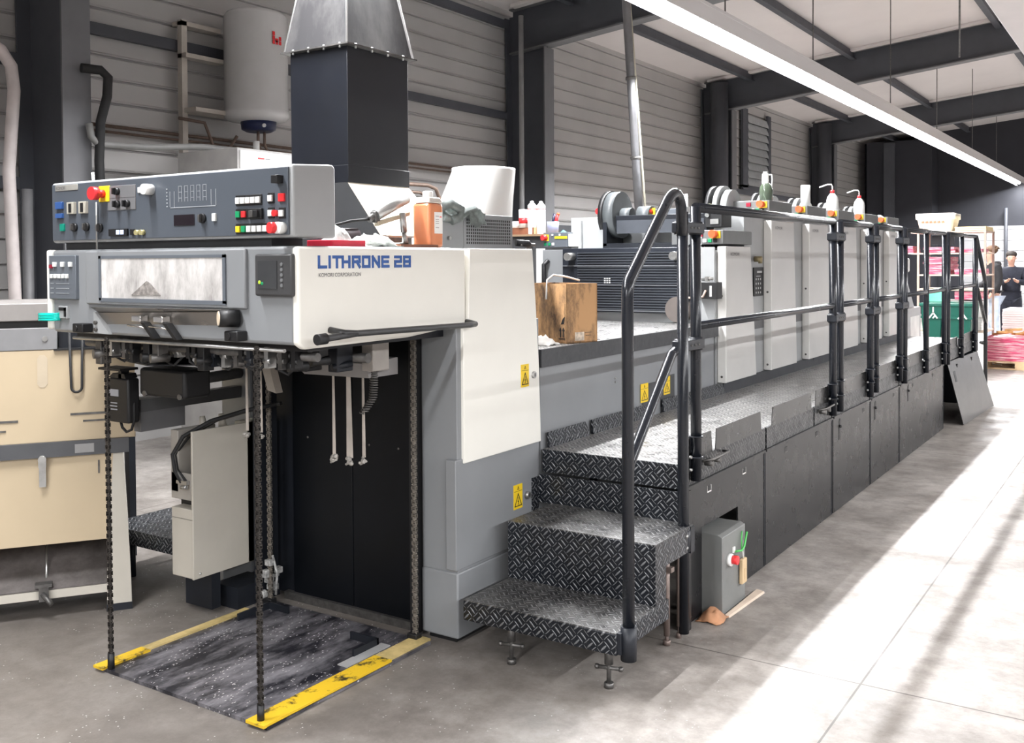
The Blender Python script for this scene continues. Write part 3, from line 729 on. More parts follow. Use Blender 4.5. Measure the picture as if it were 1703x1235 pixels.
def grid(xs, z, cols, w_=.020, h_=.022, back=True):
    if back: kb(xs[0]-w_*.75, z-h_*.8, xs[-1]+w_*.75, z+h_*.9, BLACK, 'button_base', .004)
    for x, c in zip(xs, cols): kb(x-w_/2, z-h_/2, x+w_/2, z+h_/2, c, 'button', .011)
grid([-2.737+.0255*i for i in range(5)], 1.816, [BTNW]*5); grid([-2.575], 1.819, [BTNW]); kb(-2.536, 1.806, -2.508, 1.834, RED)
grid([-2.737, -2.708], 1.768, [GREEN, RED]); kb(-2.684, 1.750, -2.614, 1.786, BLACK, 'joystick_block', .012)
kb(-2.672, 1.756, -2.652, 1.780, STEELD, 'rocker_switch', .018); kb(-2.645, 1.756, -2.625, 1.780, BLACK, 'rocker_switch', .022)
grid([-2.575], 1.768, [BTNW]); grid([-2.522], 1.766, [BTNW]); B().cyl((-2.549, KY, 1.767), (-2.549, KY-.016, 1.767), .011).obj('push_button', RED, kp)
grid([-2.737+.0272*i for i in range(6)], 1.716, [YELLOW, GREEN, BTNW, BTNW, BTNW, BTNW])
kb(-2.546, 1.868, -2.516, 1.895, BLACK, 'buzzer', .03)
k = B().cyl((-2.520, KY, 1.716), (-2.520, KY-.030, 1.716), .020, n=20).obj('key_switch', BTNW, kp)
B().cyl((-2.535, KY-.02, 1.716), (-2.54, KY-.045, 1.716), .019, n=20).obj('mushroom_button', RED, k)
q = B().cyl((-3.555, 2.400, 1.655), (-3.555, 2.400, 1.842), .0035, n=8).obj('gas_strut', STEEL, K)
q = B().cyl((-3.72, 2.50, 1.94), (-3.725, 2.50, 1.975), .006, n=8); q.obj('antenna', WHITE, K)
# ================================================================== pile board on the floor
P = thing('pile_plate', 'dark dusty steel pile lifting plate with yellow painted edges on the floor', 'lifting plate', (-3.05, 2.8, 0))
B().box(-3.50, 2.345, .001, -2.555, 3.25, .014).obj('plate', PLATE, P)
B().box(-2.645, 2.33, .012, -2.555, 3.0, .022).obj('edge_strip', YPAINT, P); B().box(-2.645, 3.0, .012, -2.565, 3.262, .021).obj('edge_strip', YPALE, P)
B().box(-3.515, 2.33, .012, -3.455, 2.55, .022).obj('edge_strip', YPAINT, P); B().box(-3.515, 2.55, .012, -3.47, 3.10, .021).obj('edge_strip', YPALE, P)
q = B().box(-3.43, 2.98, .014, -3.42, 3.17, .045).box(-3.43, 3.16, .014, -3.30, 3.17, .045); q.obj('stop_angle', BLACKS, P)
q = B().box(-2.72, 2.95, .014, -2.71, 3.10, .045).box(-2.86, 3.09, .014, -2.71, 3.10, .045); q.obj('stop_angle', BLACKS, P)
tag(B().box(-2.715, 2.86, .014, -2.665, 3.12, .018).obj('metal_strip', mat('strip_pale', (.5, .5, .5), .4, .4)), 'thin pale metal strip lying on the pile plate beside the yellow edge', 'strip')

# ================================================================== access stairs
S = thing('access_stairs', 'black diamond-plate steps leading up to the press walkway', 'stairs', (-2.0, 3.6, 0))
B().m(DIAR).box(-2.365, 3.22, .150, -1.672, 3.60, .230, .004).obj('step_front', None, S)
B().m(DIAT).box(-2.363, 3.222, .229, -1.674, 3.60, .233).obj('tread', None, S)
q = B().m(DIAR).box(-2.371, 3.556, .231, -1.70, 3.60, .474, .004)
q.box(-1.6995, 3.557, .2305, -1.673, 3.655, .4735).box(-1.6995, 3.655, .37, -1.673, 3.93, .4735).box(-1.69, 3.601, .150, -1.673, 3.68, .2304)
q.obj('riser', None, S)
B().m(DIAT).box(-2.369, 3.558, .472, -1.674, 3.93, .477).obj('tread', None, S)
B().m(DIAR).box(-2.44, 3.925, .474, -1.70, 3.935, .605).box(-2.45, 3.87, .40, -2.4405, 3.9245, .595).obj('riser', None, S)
def jack(x, y, z1, par):
    q = B().cyl((x, y, .012), (x, y, z1), .009, n=10).cyl((x, y, 0), (x, y, .02), .018, n=12).cyl((x, y, z1-.07), (x, y, z1), .017, n=10)
    q.cyl((x-.045, y-.01, z1-.085), (x+.045, y+.01, z1-.085), .008, n=8).ball((x-.045, y-.01, z1-.085), .011, n=8).ball((x+.045, y+.01, z1-.085), .011, n=8)
    q.obj('jack_foot', STEELD, par)
jack(-2.165, 3.27, .16, S); jack(-1.735, 3.28, .16, S)
for x, y, z0, z1, r, m_ in ((-1.725, 3.775, .04, .38, .013, mat('rod_brown', (.22, .17, .15), .5, .4, var=.2)), (-1.715, 3.875, .05, .46, .009, mat('rod_brown', (.22, .17, .15), .5))):
    q = B().cyl((x, y, z0), (x, y, z1), r, n=12).cyl((x, y, 0), (x, y, z0+.02), r*.55, n=10).cyl((x, y, 0), (x, y, .022), r*1.2, n=12).box(x-.03, y-.02, z1-.07, x+.03, y+.01, z1-.05)
    q.obj('support_rod', m_, S)

# ================================================================== walkway
Wk = thing('side_walkway', 'long diamond-plate walkway deck running along the press at knee height', 'walkway', (-2.1, 7.9, .61))
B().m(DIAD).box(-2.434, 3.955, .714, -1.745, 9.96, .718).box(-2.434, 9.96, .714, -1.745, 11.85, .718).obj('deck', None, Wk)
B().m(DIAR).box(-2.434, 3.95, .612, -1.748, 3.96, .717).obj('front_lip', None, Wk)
ylist = [4.0, 5.035, 5.88, 6.25, 7.2, 8.1, 9.0, 9.94, 10.9, 11.85]
for a, b_ in zip(ylist, ylist[1:]):
    B().m(DIAS).box(-1.750, a+.012, .613, -1.737, b_-.012, .722).obj('side_skirt', None, Wk)
B().box(-2.40, 3.99, .605, -1.76, 11.8, .66).obj('underframe', BLACK, Wk)
for x in (-2.3, -1.85):
    for y in (4.2, 6.2, 8.1, 10.0, 11.7): B().cyl((x, y, 0), (x, y, .61), .02, n=10).obj('leg', BLACKS, Wk)
B().box(-2.41, 11.83, .0, -1.76, 11.86, .70).obj('end_plate', BLACKS, Wk)
# kick strips along the machine side
ks = [(4.0, 4.36, 1), (4.43, 5.05, 1), (5.28, 6.2, 1), (6.22, 8.2, 0), (8.22, 11.4, 0)]
for a, b_, dm in ks:
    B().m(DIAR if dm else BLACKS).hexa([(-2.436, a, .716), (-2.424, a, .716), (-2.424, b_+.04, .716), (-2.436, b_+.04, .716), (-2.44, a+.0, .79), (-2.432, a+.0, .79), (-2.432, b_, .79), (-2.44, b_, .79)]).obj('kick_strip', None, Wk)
# toe boards along the aisle edge
fl_ = mat('toe_board_paint', (.012, .012, .012), .28, .0, var=.15, scale=3)
for a, b_ in ((4.02, 4.305), (4.34, 4.965), (5.125, 5.83), (5.905, 6.27), (6.33, 7.19), (7.24, 8.08), (8.14, 9.0), (9.05, 9.92), (9.99, 10.72), (10.85, 11.8)):
    B().hexa([(-1.740, a, .719), (-1.736, a, .719), (-1.736, b_, .719), (-1.740, b_, .719), (-1.740, a+.015, .818), (-1.736, a+.015, .818), (-1.736, b_-.018, .818), (-1.740, b_-.018, .818)]).obj('toe_board', fl_, Wk)
for y in (4.28, 6.05):
    q = B().tube([(-1.735, y-.09, .695), (-1.70, y-.05, .70), (-1.70, y+.13, .705), (-1.735, y+.16, .70)], .006, n=8).cyl((-1.73, y-.08, .685), (-1.69, y-.08, .685), .012).cyl((-1.73, y+.01, .685), (-1.69, y+.01, .685), .010)
    q.obj('latch', STEELD, Wk)

# ================================================================== black cover panels along the aisle
pan = [(3.965, 5.005, 'with a cut-out for the floor switch box'), (5.02, 6.25, 'second from the stairs'),
       (6.275, 7.205, 'third from the stairs, with a keyhole slot'), (7.225, 8.11, 'fourth from the stairs'), (8.135, 9.94, 'last one standing before the gap')]
for i, (a, b_, lb) in enumerate(pan):
    t = thing('cover_panel', 'black steel cover panel under the walkway, '+lb, 'panel', (-1.735, (a+b_)/2, 0), group=None)
    q = B()
    if i == 0:
        for bx in ((a, .008, 4.17, .61), (4.17, .40, 4.62, .61), (4.62, .008, b_, .61)):
            q.box(-1.742, bx[0], bx[1], -1.734, bx[2], bx[3])
        q.box(-1.742, a-.025, .008, -1.70, a+.008, .61, .002)
    else: q.box(-1.742, a, .008, -1.734, b_, .61)
    q.box(-1.742, a, .60, -1.726, b_, .612)
    s_ = q.obj('sheet', PANEL, t)
    B().box(-1.7335, b_-.012, .01, -1.7315, b_-.002, .60).obj('folded_edge', BLACKS, t)
    hs = {0: (4.257, 4.705), 1: (5.354, 5.925), 2: (7.022,), 3: (7.923,), 4: (8.611, 9.44)}[i]
    for y in hs:
        h_ = B().m(CHROME if i < 1 else STEELD).box(-1.734, y-.024, .542, -1.7325, y+.024, .573).m(BLACK).box(-1.733, y-.018, .549, -1.7315, y+.018, .573)
        h_.obj('finger_slot', None, t)
    if i in (2, 3, 4):
        y = (6.42, 7.343, 8.43)[i-2]
        B().box(-1.734, y-.02, .45, -1.732, y+.02, .53).cyl((-1.734, y+.01, .56), (-1.732, y+.01, .56), .022).m(CHROME).ball((-1.731, y+.003, .533), .012, n=8).obj('keyhole', BLACK, t)
# dark void frame behind the cut-out
t = thing('cover_panel', 'loose black steel panel leaning against the walkway end on the floor', 'panel', (-1.60, 11.0, 0))
def lean(y, z): return -1.585-(.14*z/.6)+.06*(y-11)/1.5
def LP(y, z, d): return (lean(y, z)+d, y, z)
y0, y1 = 10.28, 11.80
q = B().hexa([LP(y0, .005, 0), LP(y0, .005, .006), LP(y1, .005, .006), LP(y1, .005, 0), LP(y0-.05, .60, 0), LP(y0-.05, .60, .006), LP(y1-.15, .60, .006), LP(y1-.15, .60, 0)]); q.obj('sheet', mat('panel_steel', (.06, .058, .057), .25, .3, var=.2, scale=3), t)
for (y, z) in ((10.6, .53), (11.3, .54)): B().m(BLACK).cyl(LP(y, z, .004), LP(y, z, .008), .028, n=14).obj('hole', None, t)
B().m(BLACK).hexa([LP(10.38, .40, .005), LP(10.38, .40, .008), LP(10.45, .40, .008), LP(10.45, .40, .005), LP(10.38, .50, .005), LP(10.38, .50, .008), LP(10.45, .50, .008), LP(10.45, .50, .005)]).obj('slot', None, t)

# floor switch box in the cut-out
SB = thing('switch_box', 'grey metal switch box with a red knob, standing in the panel cut-out', 'switch box', (-1.68, 4.36, 0))
B().prism([(-1.79, .0), (-1.655, .0), (-1.655, .352), (-1.675, .362), (-1.79, .362)], 'y', 4.215, 4.505, .003).obj('housing', mat('switch_box_grey', (.17, .175, .17), .45, var=.1), SB)
q = B().m(WHITE).cyl((-1.655, 4.295, .235), (-1.640, 4.295, .235), .028, n=20).m(RED).cyl((-1.64, 4.305, .235), (-1.615, 4.305, .235), .020, n=18); q.obj('rotary_switch', None, SB)
q = B().m(WHITE).box(-1.655, 4.34, .255, -1.648, 4.36, .28).m(BLACK).cyl((-1.65, 4.335, .24), (-1.63, 4.335, .24), .008); q.obj('pilot_lamp', None, SB)
tag(B().box(-1.652, 4.415, .09, -1.634, 4.475, .205, .004).m(BROWN).box(-1.6345, 4.44, .11, -1.632, 4.465, .16).obj('wooden_block', mat('block_beige', (.60, .44, .26), .6)), 'small beige block hanging from a green tie on the grey switch box', 'block')
tag(B().m(mat('tie_green', (.08, .45, .10), .5, var=0)).tube([(-1.640, 4.345, .262), (-1.632, 4.40, .255), (-1.636, 4.44, .262), (-1.645, 4.50, .315)], .005, n=8).tube([(-1.640, 4.42, .255), (-1.645, 4.43, .30), (-1.65, 4.45, .33)], .003, n=6).m(WHITE).tube([(-1.64, 4.43, .255), (-1.642, 4.445, .205)], .0025, n=6).obj('green_tie', None), 'bright green tie strip on the grey floor switch box', 'tie')
# brown rag and scraps
def crumple(c, sx, sy, sz, seed, n=9):
    rr = random.Random(seed); q = B(); vs = []
    for i in range(n+1):
        for j in range(n+1):
            u, v = i/n-.5, j/n-.5
            z = sz*max(0, (1-2.2*(u*u+v*v)*1.6))*(.55+.45*rr.random())+rr.random()*sz*.12
            vs.append(q.b.verts.new((c[0]+u*sx+rr.uniform(-1, 1)*sx*.045, c[1]+v*sy+rr.uniform(-1, 1)*sy*.045, c[2]+z)))
    for i in range(n):
        for j in range(n):
            k = i*(n+1)+j; f = q._f([vs[k], vs[k+n+1], vs[k+n+2], vs[k+1]])
            if f: f.smooth = True
    g0 = [v for v in q.b.verts]
    ex = bmesh.ops.extrude_face_region(q.b, geom=list(q.b.faces))
    for v in [e for e in ex['geom'] if isinstance(e, bmesh.types.BMVert)]: v.co.z -= .004
    return q
tag(crumple((-1.675, 4.15, .004), .11, .12, .055, 4).obj('crumpled_paper', mat('paper_brown', (.42, .21, .11), .75, var=.3)), 'crumpled brown paper on the floor at the foot of the switch box', 'paper')
tag(B().hexa([(-1.64, 4.21, .0), (-1.62, 4.21, .0), (-1.60, 4.62, .0), (-1.64, 4.62, .0), (-1.64, 4.21, .012), (-1.625, 4.21, .008), (-1.605, 4.62, .008), (-1.64, 4.62, .012)]).obj('paper_strip', mat('paper_strip_beige', (.55, .45, .36), .7)), 'long torn beige paper strip on the floor beside the switch box', 'paper')

# ================================================================== hand rails
RX_ = -1.712
def rail(label, y0, y1, posts, zb, ztop=1.826, zmid=1.31, caps=True):
    t = thing('handrail', label, 'handrail', (RX_, (y0+y1)/2, zb))
    B().tube([(RX_, y0, ztop), (RX_, y1, ztop)], .0215, n=14).obj('top_rail', TUBE, t)
    B().tube([(RX_, y0+.02, zmid), (RX_, y1-.02, zmid)], .0185, n=12).obj('mid_rail', TUBE, t)
    for y in posts:
        p = B().cyl((RX_, y, zb), (RX_, y, ztop+.004), .0235, n=16).obj('post', TUBE, t)
        q = B()
        for z in (zb+.03, zb+.12): q.cyl((RX_, y, z+.07), (RX_, y, z+.076), .031, n=16).box(RX_-.03, y-.012, z+.0, RX_-.015, y+.03, z+.07)
        q.obj('clamp', BLACKS, t)
        k = B()
        for z in (zb+.05, zb+.105): k.ball((RX_-.012, y-.030, z), .009, n=8)
        k.obj('bolt', STEEL, t)
    return t
rail('black tubular handrail section beside the stairs, longest of the row', 4.056, 6.19, (4.056, 6.19), .635)
rail('black tubular handrail section after the longest one, two posts close together', 6.345, 7.115, (6.345, 7.115), .64)
rail('black tubular handrail section in the middle of the walkway', 7.265, 8.03, (7.265, 8.03), .655)
rail('black tubular handrail section with a single thin centre post, above the last cover panel', 8.19, 9.854, (8.19, 9.028, 9.854), .62)
rail('black tubular handrail section at the far end, above the leaning panel', 10.03, 11.60, (10.03, 10.774, 11.60), .60)
# link clamps between neighbouring sections
for (ya, yb) in ((3.90, 4.056), (6.19, 6.345), (7.115, 7.265), (8.03, 8.19)):
    for z in (1.735, 1.235):
        pos = {3.90: 'stairs', 6.19: 'end of the longest handrail', 7.115: 'end of the second handrail', 8.03: 'end of the middle handrail'}[ya]
        q = B().box(RX_-.03, ya-.03, z-.022, RX_+.03, yb+.03, z+.022, .004)
        for yy in (ya, yb): q.m(BLACKS).cyl((RX_, yy, z-.028), (RX_, yy, z+.028), .030, n=14)
        for k in range(3): q.m(STEELD).ball((RX_+.03, ya+(yb-ya)*(.25+.25*k), z), .006, n=8)
        tag(q.obj('rail_clamp', None), ('upper' if z > 1.5 else 'lower')+' black clamp linking two rail posts at the '+pos, 'clamp')
# stair rail with the bent tube
t = thing('stair_handrail', 'black bent tube handrail rising beside the diamond-plate steps', 'handrail', (-1.645, 3.6, .13))
def bez(p0, p1, p2, n=7): return [tuple((1-s)**2*a+2*s*(1-s)*b_+s*s*c for a, b_, c in zip(p0, p1, p2)) for s in [i/n for i in range(n+1)]]
pts = [(-1.643, 3.262, .135), (-1.643, 3.262, 1.44)]+bez((-1.643, 3.262, 1.46), (-1.643, 3.262, 1.50), (-1.649, 3.285, 1.52))+bez((-1.69, 3.72, 1.84), (-1.70, 3.84, 1.915), (-1.70, 3.875, 1.82))+[(-1.70, 3.88, 1.7)]
B().tube(pts, .0225, n=16).obj('bent_rail', TUBE, t)
B().cyl((-1.70, 3.889, .02), (-1.70, 3.889, 1.80), .0235, n=16).obj('post', TUBE, t)
B().tube([(-1.655, 3.285, .80), (-1.66, 3.31, .845), (-1.695, 3.76, 1.21), (-1.70, 3.80, 1.22)], .0205, n=14).obj('diagonal_brace', TUBE, t)
q = B().m(BLACKS).box(-1.675, 3.225, .155, -1.655, 3.30, .235, .002).cyl((-1.643, 3.262, .13), (-1.643, 3.262, .255), .030, n=16).obj('clamp', None, t)
B().m(BLACKS).cyl((-1.70, 3.889, .37), (-1.70, 3.889, .46), .031, n=16).box(-1.69, 3.90, .36, -1.67, 3.94, .47).obj('clamp', None, t)
k = B()
for z in (.175, .225): k.ball((-1.665, 3.24, z), .010, n=8)
for z in (.39, .44): k.ball((-1.675, 3.865, z), .009, n=8)
k.obj('bolt', STEEL, t)
# end rail going down at the far end
t = thing('stair_handrail', 'black tubular handrail sloping down at the far end of the walkway', 'handrail', (RX_, 12.0, 0))
B().tube([(RX_, 11.68, 1.826), (RX_, 12.32, 1.34), (RX_, 12.36, 1.30), (RX_, 12.37, .0)], .0215, n=12).obj('sloping_rail', TUBE, t)
B().tube([(RX_, 11.68, 1.33), (RX_, 12.36, .86)], .0205, n=12).obj('diagonal_brace', TUBE, t)
B().cyl((RX_, 11.68, .6), (RX_, 11.68, 1.83), .0215).obj('post', TUBE, t)

# ================================================================== raised platform between delivery and first unit
U = thing('raised_platform', 'raised diamond-plate platform between the delivery and the first printing unit', 'platform', (-3.1, 5.0, 0))
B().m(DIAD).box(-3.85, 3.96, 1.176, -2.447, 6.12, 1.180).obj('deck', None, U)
B().m(mat('platform_lip', (.045, .047, .052), .5, .1, var=.2, scale=30)).box(-2.455, 3.955, 1.098, -2.44, 6.155, 1.183).obj('edge_lip', None, U)
sp_ = B().m(GREY).box(-3.85, 3.96, .02, -2.452, 6.10, 1.10).obj('side_plate', None, U)
for (y0, y1, z0, z1) in ((5.04, 5.20, .765, .90), (5.285, 5.45, .765, .92)):
    B().m(mat('recess_dark', (.05, .052, .055), .5)).box(-2.4515, y0, z0-.02, -2.4495, y1+.03, z1).obj('recess', None, sp_)
def warn2(y0, z0, y1, z1):
    warn(-2.449, y0, z0, y1, z1, sp_)
warn2(5.02, .80, 5.115, .905); warn2(5.325, .81, 5.41, .915)
for y, z in ((4.72, .95), (4.72, .97)): B().ball((-2.451, y, z), .006, n=8).obj('screw', STEEL, sp_)
# open cardboard box on it
a = radians(20)
bx = thing('cardboard_box', 'open stained cardboard box standing at the platform edge', 'box', (-2.512, 4.312, 1.181), rotz=-a)
# local: x+ = back-left, y+ = along the aisle face
Lx, Ly, Hh = .34, .205, .30
q = B().box(-Lx, 0, 0, 0, Ly, .006).box(-.005, 0, 0, 0, Ly, Hh).box(-Lx, 0, 0, -Lx+.005, Ly, Hh).box(-Lx, 0, 0, 0, .005, Hh).box(-Lx, Ly-.005, 0, 0, Ly, Hh)
q.obj('carton', CARD, bx, local=True)
q = B()   # arrows and fragile glass printed near the corner, on the face towards the camera
for i in (0, 1):
    x = -.048+.024*i; q.box(x-.004, -.0012, .03, x+.004, 0, .065).hexa([(x-.010, -.0012, .062), (x+.010, -.0012, .062), (x+.010, 0, .062), (x-.010, 0, .062), (x-.001, -.0012, .080), (x+.001, -.0012, .080), (x+.001, 0, .080), (x-.001, 0, .080)])
q.box(-.062, -.0012, .022, -.012, 0, .026).box(-.062, -.0012, .018, -.012, 0, .0195)
q.hexa([(-.045, -.0012, .095), (-.02, -.0012, .098), (-.02, 0, .098), (-.045, 0, .095), (-.028, -.0012, .125), (-.014, -.0012, .135), (-.014, 0, .135), (-.028, 0, .125)]).box(-.012, -.0012, .015, -.0105, 0, .2)
q.obj('printed_arrows', BLACK, bx, local=True)
q = B(); text_mesh(q, 'LE', (.0012, .065, .03), (0, 1, 0), (0, 0, 1), .0, .0) if 0 else q
q.cyl((.0, .085, .04), (.0012, .085, .04), .012, n=20).box(0, .12, .05, .0012, .165, .053).box(0, .125, .035, .0012, .16, .038)
q.obj('printed_mark', mat('print_brown', (.10, .06, .04), .6, var=0), bx, local=True)
B().box(-.001, .055, .012, .0016, .115, .055).obj('torn_label', mat('torn_paper', (.55, .47, .38), .8, var=.4, scale=40), bx, local=True)
tag(B().tube([(-2.66, 4.36, 1.40), (-2.66, 4.37, 1.50), (-2.64, 4.40, 1.525), (-2.60, 4.46, 1.515), (-2.56, 4.53, 1.495)], .005, n=8).obj('wire_hook', WHITE), 'white bent wire sticking out of the cardboard box', 'wire')
tag(crumple((-2.60, 4.22, 1.182), .14, .12, .05, 9).obj('paper_scrap', mat('scrap_white', (.6, .58, .55), .8)), 'crumpled white scrap beside the cardboard box, by the delivery door', 'paper')

# ================================================================== printing units
def unit_cover(t, y0, z1, wtop, wbot, logo=True):
    # white cover with vertical near edge and slanted far edge
    B().prism([(y0+.012, .79), (y0+wbot, .79), (y0+(wbot+wtop)/2, 1.3 if z1 < 1.8 else 1.4), (y0+wtop, z1), (y0+.012, z1)], 'x', -2.46, -2.40, .006).obj('side_cover', WHITEP, t)
    B().box(-2.46, y0, .79, -2.401, y0+.013, z1, .004).obj('cover_edge', WEDGE, t)
    for z in (.83, 1.36): B().cyl((-2.43, y0-.002, z), (-2.43, y0+.004, z), .008, n=10).obj('screw', STEELD, t)
    q = B(); text_mesh(q, 'KOMORI', (-2.3995, y0+.085, z1-.062), (0, 1, 0), (0, 0, 1), .022, .155); q.obj('lettering', INKD, t)
def unit_console(t, y0, z0, z1, L_=.545, dx=.42):
    c = B().prism([(y0, z0), (y0+L_, z0), (y0+L_, z1-.008), (y0+L_-.006, z1), (y0+.0, z1)], 'x', -2.43-dx, -2.425, .004).obj('console', GREYD if 0 else mat('unit_console_grey', (.15, .155, .155), .42, var=.05), t)
    zc = (z0+z1)/2
    p = B().box(-2.505, y0-.006, zc-.008, -2.442, y0+.001, z1-.008, .001).obj('emergency_stop', YELLOW, c)
    B().cyl((-2.480, y0-.006, zc+.02), (-2.485, y0-.05, zc+.02), .026, n=20).obj('mushroom_button', ORANGE, p)
    B().box(-2.60, y0-.008, zc+.004, -2.565, y0+.001, zc+.034, .002).obj('pilot_lamp', REDD, c)
    for i, m_ in enumerate((BTNW, GREEN, BLACK)): B().box(-2.565+.036*i, y0-.008, z0+.012, -2.538+.036*i, y0+.001, z0+.036, .002).obj('button', m_, c)
# first, lower unit
T1 = thing('printing_unit', 'lowest white and grey printing unit, behind the raised platform', 'printing unit', (-3.1, 6.45, 0))
B().box(-3.80, 6.16, .03, -2.462, 6.66, 1.66, .004).obj('body', GREYL, T1)
B().box(-3.83, 6.14, 1.18, -3.775, 6.18, 1.685, .003).obj('cover_edge', WEDGE, T1)
unit_cover(T1, 6.185, 1.685, .46, .58)
B().box(-2.625, 6.15, 1.11, -2.465, 6.162, 1.68, .002).obj('front_plate', GREYL, T1)
B().box(-3.775, 6.14, 1.18, -3.59, 6.162, 1.675, .002).obj('front_plate', GREY, T1)
gd = B().box(-3.585, 6.10, 1.24, -2.63, 6.16, 1.682, .004).obj('guard', mat('guard_navy', (.02, .024, .034), .4, .2, var=.2), T1)
for z0, z1 in ((1.575, 1.655), (1.44, 1.55), (1.26, 1.42)):
    q = B(); z = z0
    while z < z1: q.box(-3.46, 6.092, z, -2.70, 6.101, z+.006); z += .018
    q.obj('guard_slats', STEELD if 0 else mat('slat_edge', (.09, .10, .115), .35, .4, var=0), gd)
for z in (1.557, 1.425, 1.25): B().box(-3.58, 6.088, z, -2.64, 6.10, z+.006).obj('seam_bar', mat('slat_pale', (.22, .23, .25), .35, .4, var=0), gd)
for x in (-3.50, -2.70): B().cyl((x, 6.10, 1.625), (x-.01, 6.03, 1.625), .028, n=18).obj('knob', STEEL, gd)
q = B().m(mat('mark_pale', (.5, .5, .5), .5, var=0))
for i in range(3):
    for j in range(3): q.box(-3.245+.018*i, 6.087, 1.44+.014*j, -3.233+.018*i, 6.089, 1.449+.014*j)
q.obj('marking', None, gd)
B().m(BLACK).tube([(-3.72, 6.13, 1.60), (-3.74, 6.10, 1.57), (-3.74, 6.10, 1.40), (-3.72, 6.13, 1.36)], .017, n=10).obj('handle', None, T1)
bxx = B().box(-2.56, 6.06, 1.345, -2.412, 6.15, 1.452, .003).obj('terminal_box', BLACK, T1)
q = B().m(STEEL).cyl((-2.53, 6.09, 1.47), (-2.45, 6.09, 1.475), .010).box(-2.50, 6.07, 1.455, -2.48, 6.11, 1.49).m(WHITE).box(-2.462, 6.057, 1.36, -2.448, 6.061, 1.43); q.obj('fitting', None, bxx)
B().m(mat('cable_pink', (.5, .36, .30), .6)).tube([(-2.60, 6.04, 1.352), (-2.55, 6.035, 1.345), (-2.50, 6.04, 1.36), (-2.485, 6.05, 1.40)], .007, n=8).obj('cable', None, bxx)
B().m(mat('roller_end', (.13, .11, .10), .5)).cyl((-2.70, 6.14, 1.27), (-2.70, 6.08, 1.27), .09, n=28, r1=.085).obj('roller_end', None, T1)
unit_console(T1, 6.20, 1.70, 1.793, .54, .36)
# things mounted on top of the low unit, on its far side
t = T1
B().m(GREYL).box(-3.60, 6.42, 1.685, -3.42, 6.66, 1.89, .004).box(-3.625, 6.40, 1.685, -3.60, 6.43, 1.89).obj('side_box', None, t)
rc = B().m(GREYD).box(-3.575, 6.62, 1.895, -3.37, 6.70, 1.99, .003).obj('rear_console', None, t)
def minicon(x0, y, z0, par, n=3):
    e = B().m(YELLOW).box(x0, y-.004, z0+.05, x0+.055, y, z0+.10).obj('emergency_stop', None, par)
    B().m(RED).cyl((x0+.02, y-.004, z0+.075), (x0+.01, y-.04, z0+.075), .022, n=16).obj('mushroom_button', None, e)
    for i in range(n): B().box(x0+.005+.032*i, y-.008, z0+.008, x0+.026+.032*i, y, z0+.03).obj('button', (GREEN, GREEN, BTNW)[i % 3], par)
    for i in range(n): B().box(x0+.07+.032*i, y-.006, z0+.065, x0+.083+.032*i, y, z0+.078).obj('button', (YELLOW, BTNW, BTNW)[i % 3], par)
minicon(-3.57, 6.615, 1.89, rc)
B().m(BLACKS).box(-3.40, 6.45, 1.80, -2.64, 6.58, 1.92, .004).box(-3.42, 6.40, 1.68, -2.64, 6.66, 1.72).box(-3.42, 6.4, 1.7, -3.39, 6.66, 1.98).obj('roller_housing', None, t)
B().m(mat('roller_grey', (.06, .066, .078), .4)).box(-3.33, 6.445, 1.79, -2.66, 6.452, 1.885).obj('roller_cover', None, t)
B().m(mat('wheel_grey', (.10, .11, .115), .4, var=.2, scale=8)).cyl((-3.42, 6.56, 1.93), (-3.34, 6.56, 1.93), .17, n=36).obj('wheel_guard', None, t)
B().m(BLACK).cyl((-3.455, 6.56, 1.93), (-3.42, 6.56, 1.93), .178, n=36).obj('wheel_rim', None, t)
B().m(mat('wheel_grey', (.10, .11, .115), .4)).cyl((-3.34, 6.56, 1.92), (-3.26, 6.56, 1.92), .06, n=20).cyl((-3.22, 6.60, 1.92), (-3.12, 6.60, 1.92), .07, n=20).obj('hub', None, t)
rc = B().m(GREYD).box(-3.20, 6.60, 1.90, -2.90, 6.66, 1.965, .003).obj('rear_console', None, t)
minicon(-3.15, 6.595, 1.875, rc)
B().m(BLACK).box(-2.64, 6.42, 1.82, -2.52, 6.60, 1.93, .003).m(STEEL).box(-2.60, 6.41, 1.84, -2.54, 6.42, 1.875).cyl((-2.62, 6.43, 1.92), (-2.62, 6.40, 1.90), .015).obj('motor', None, t)
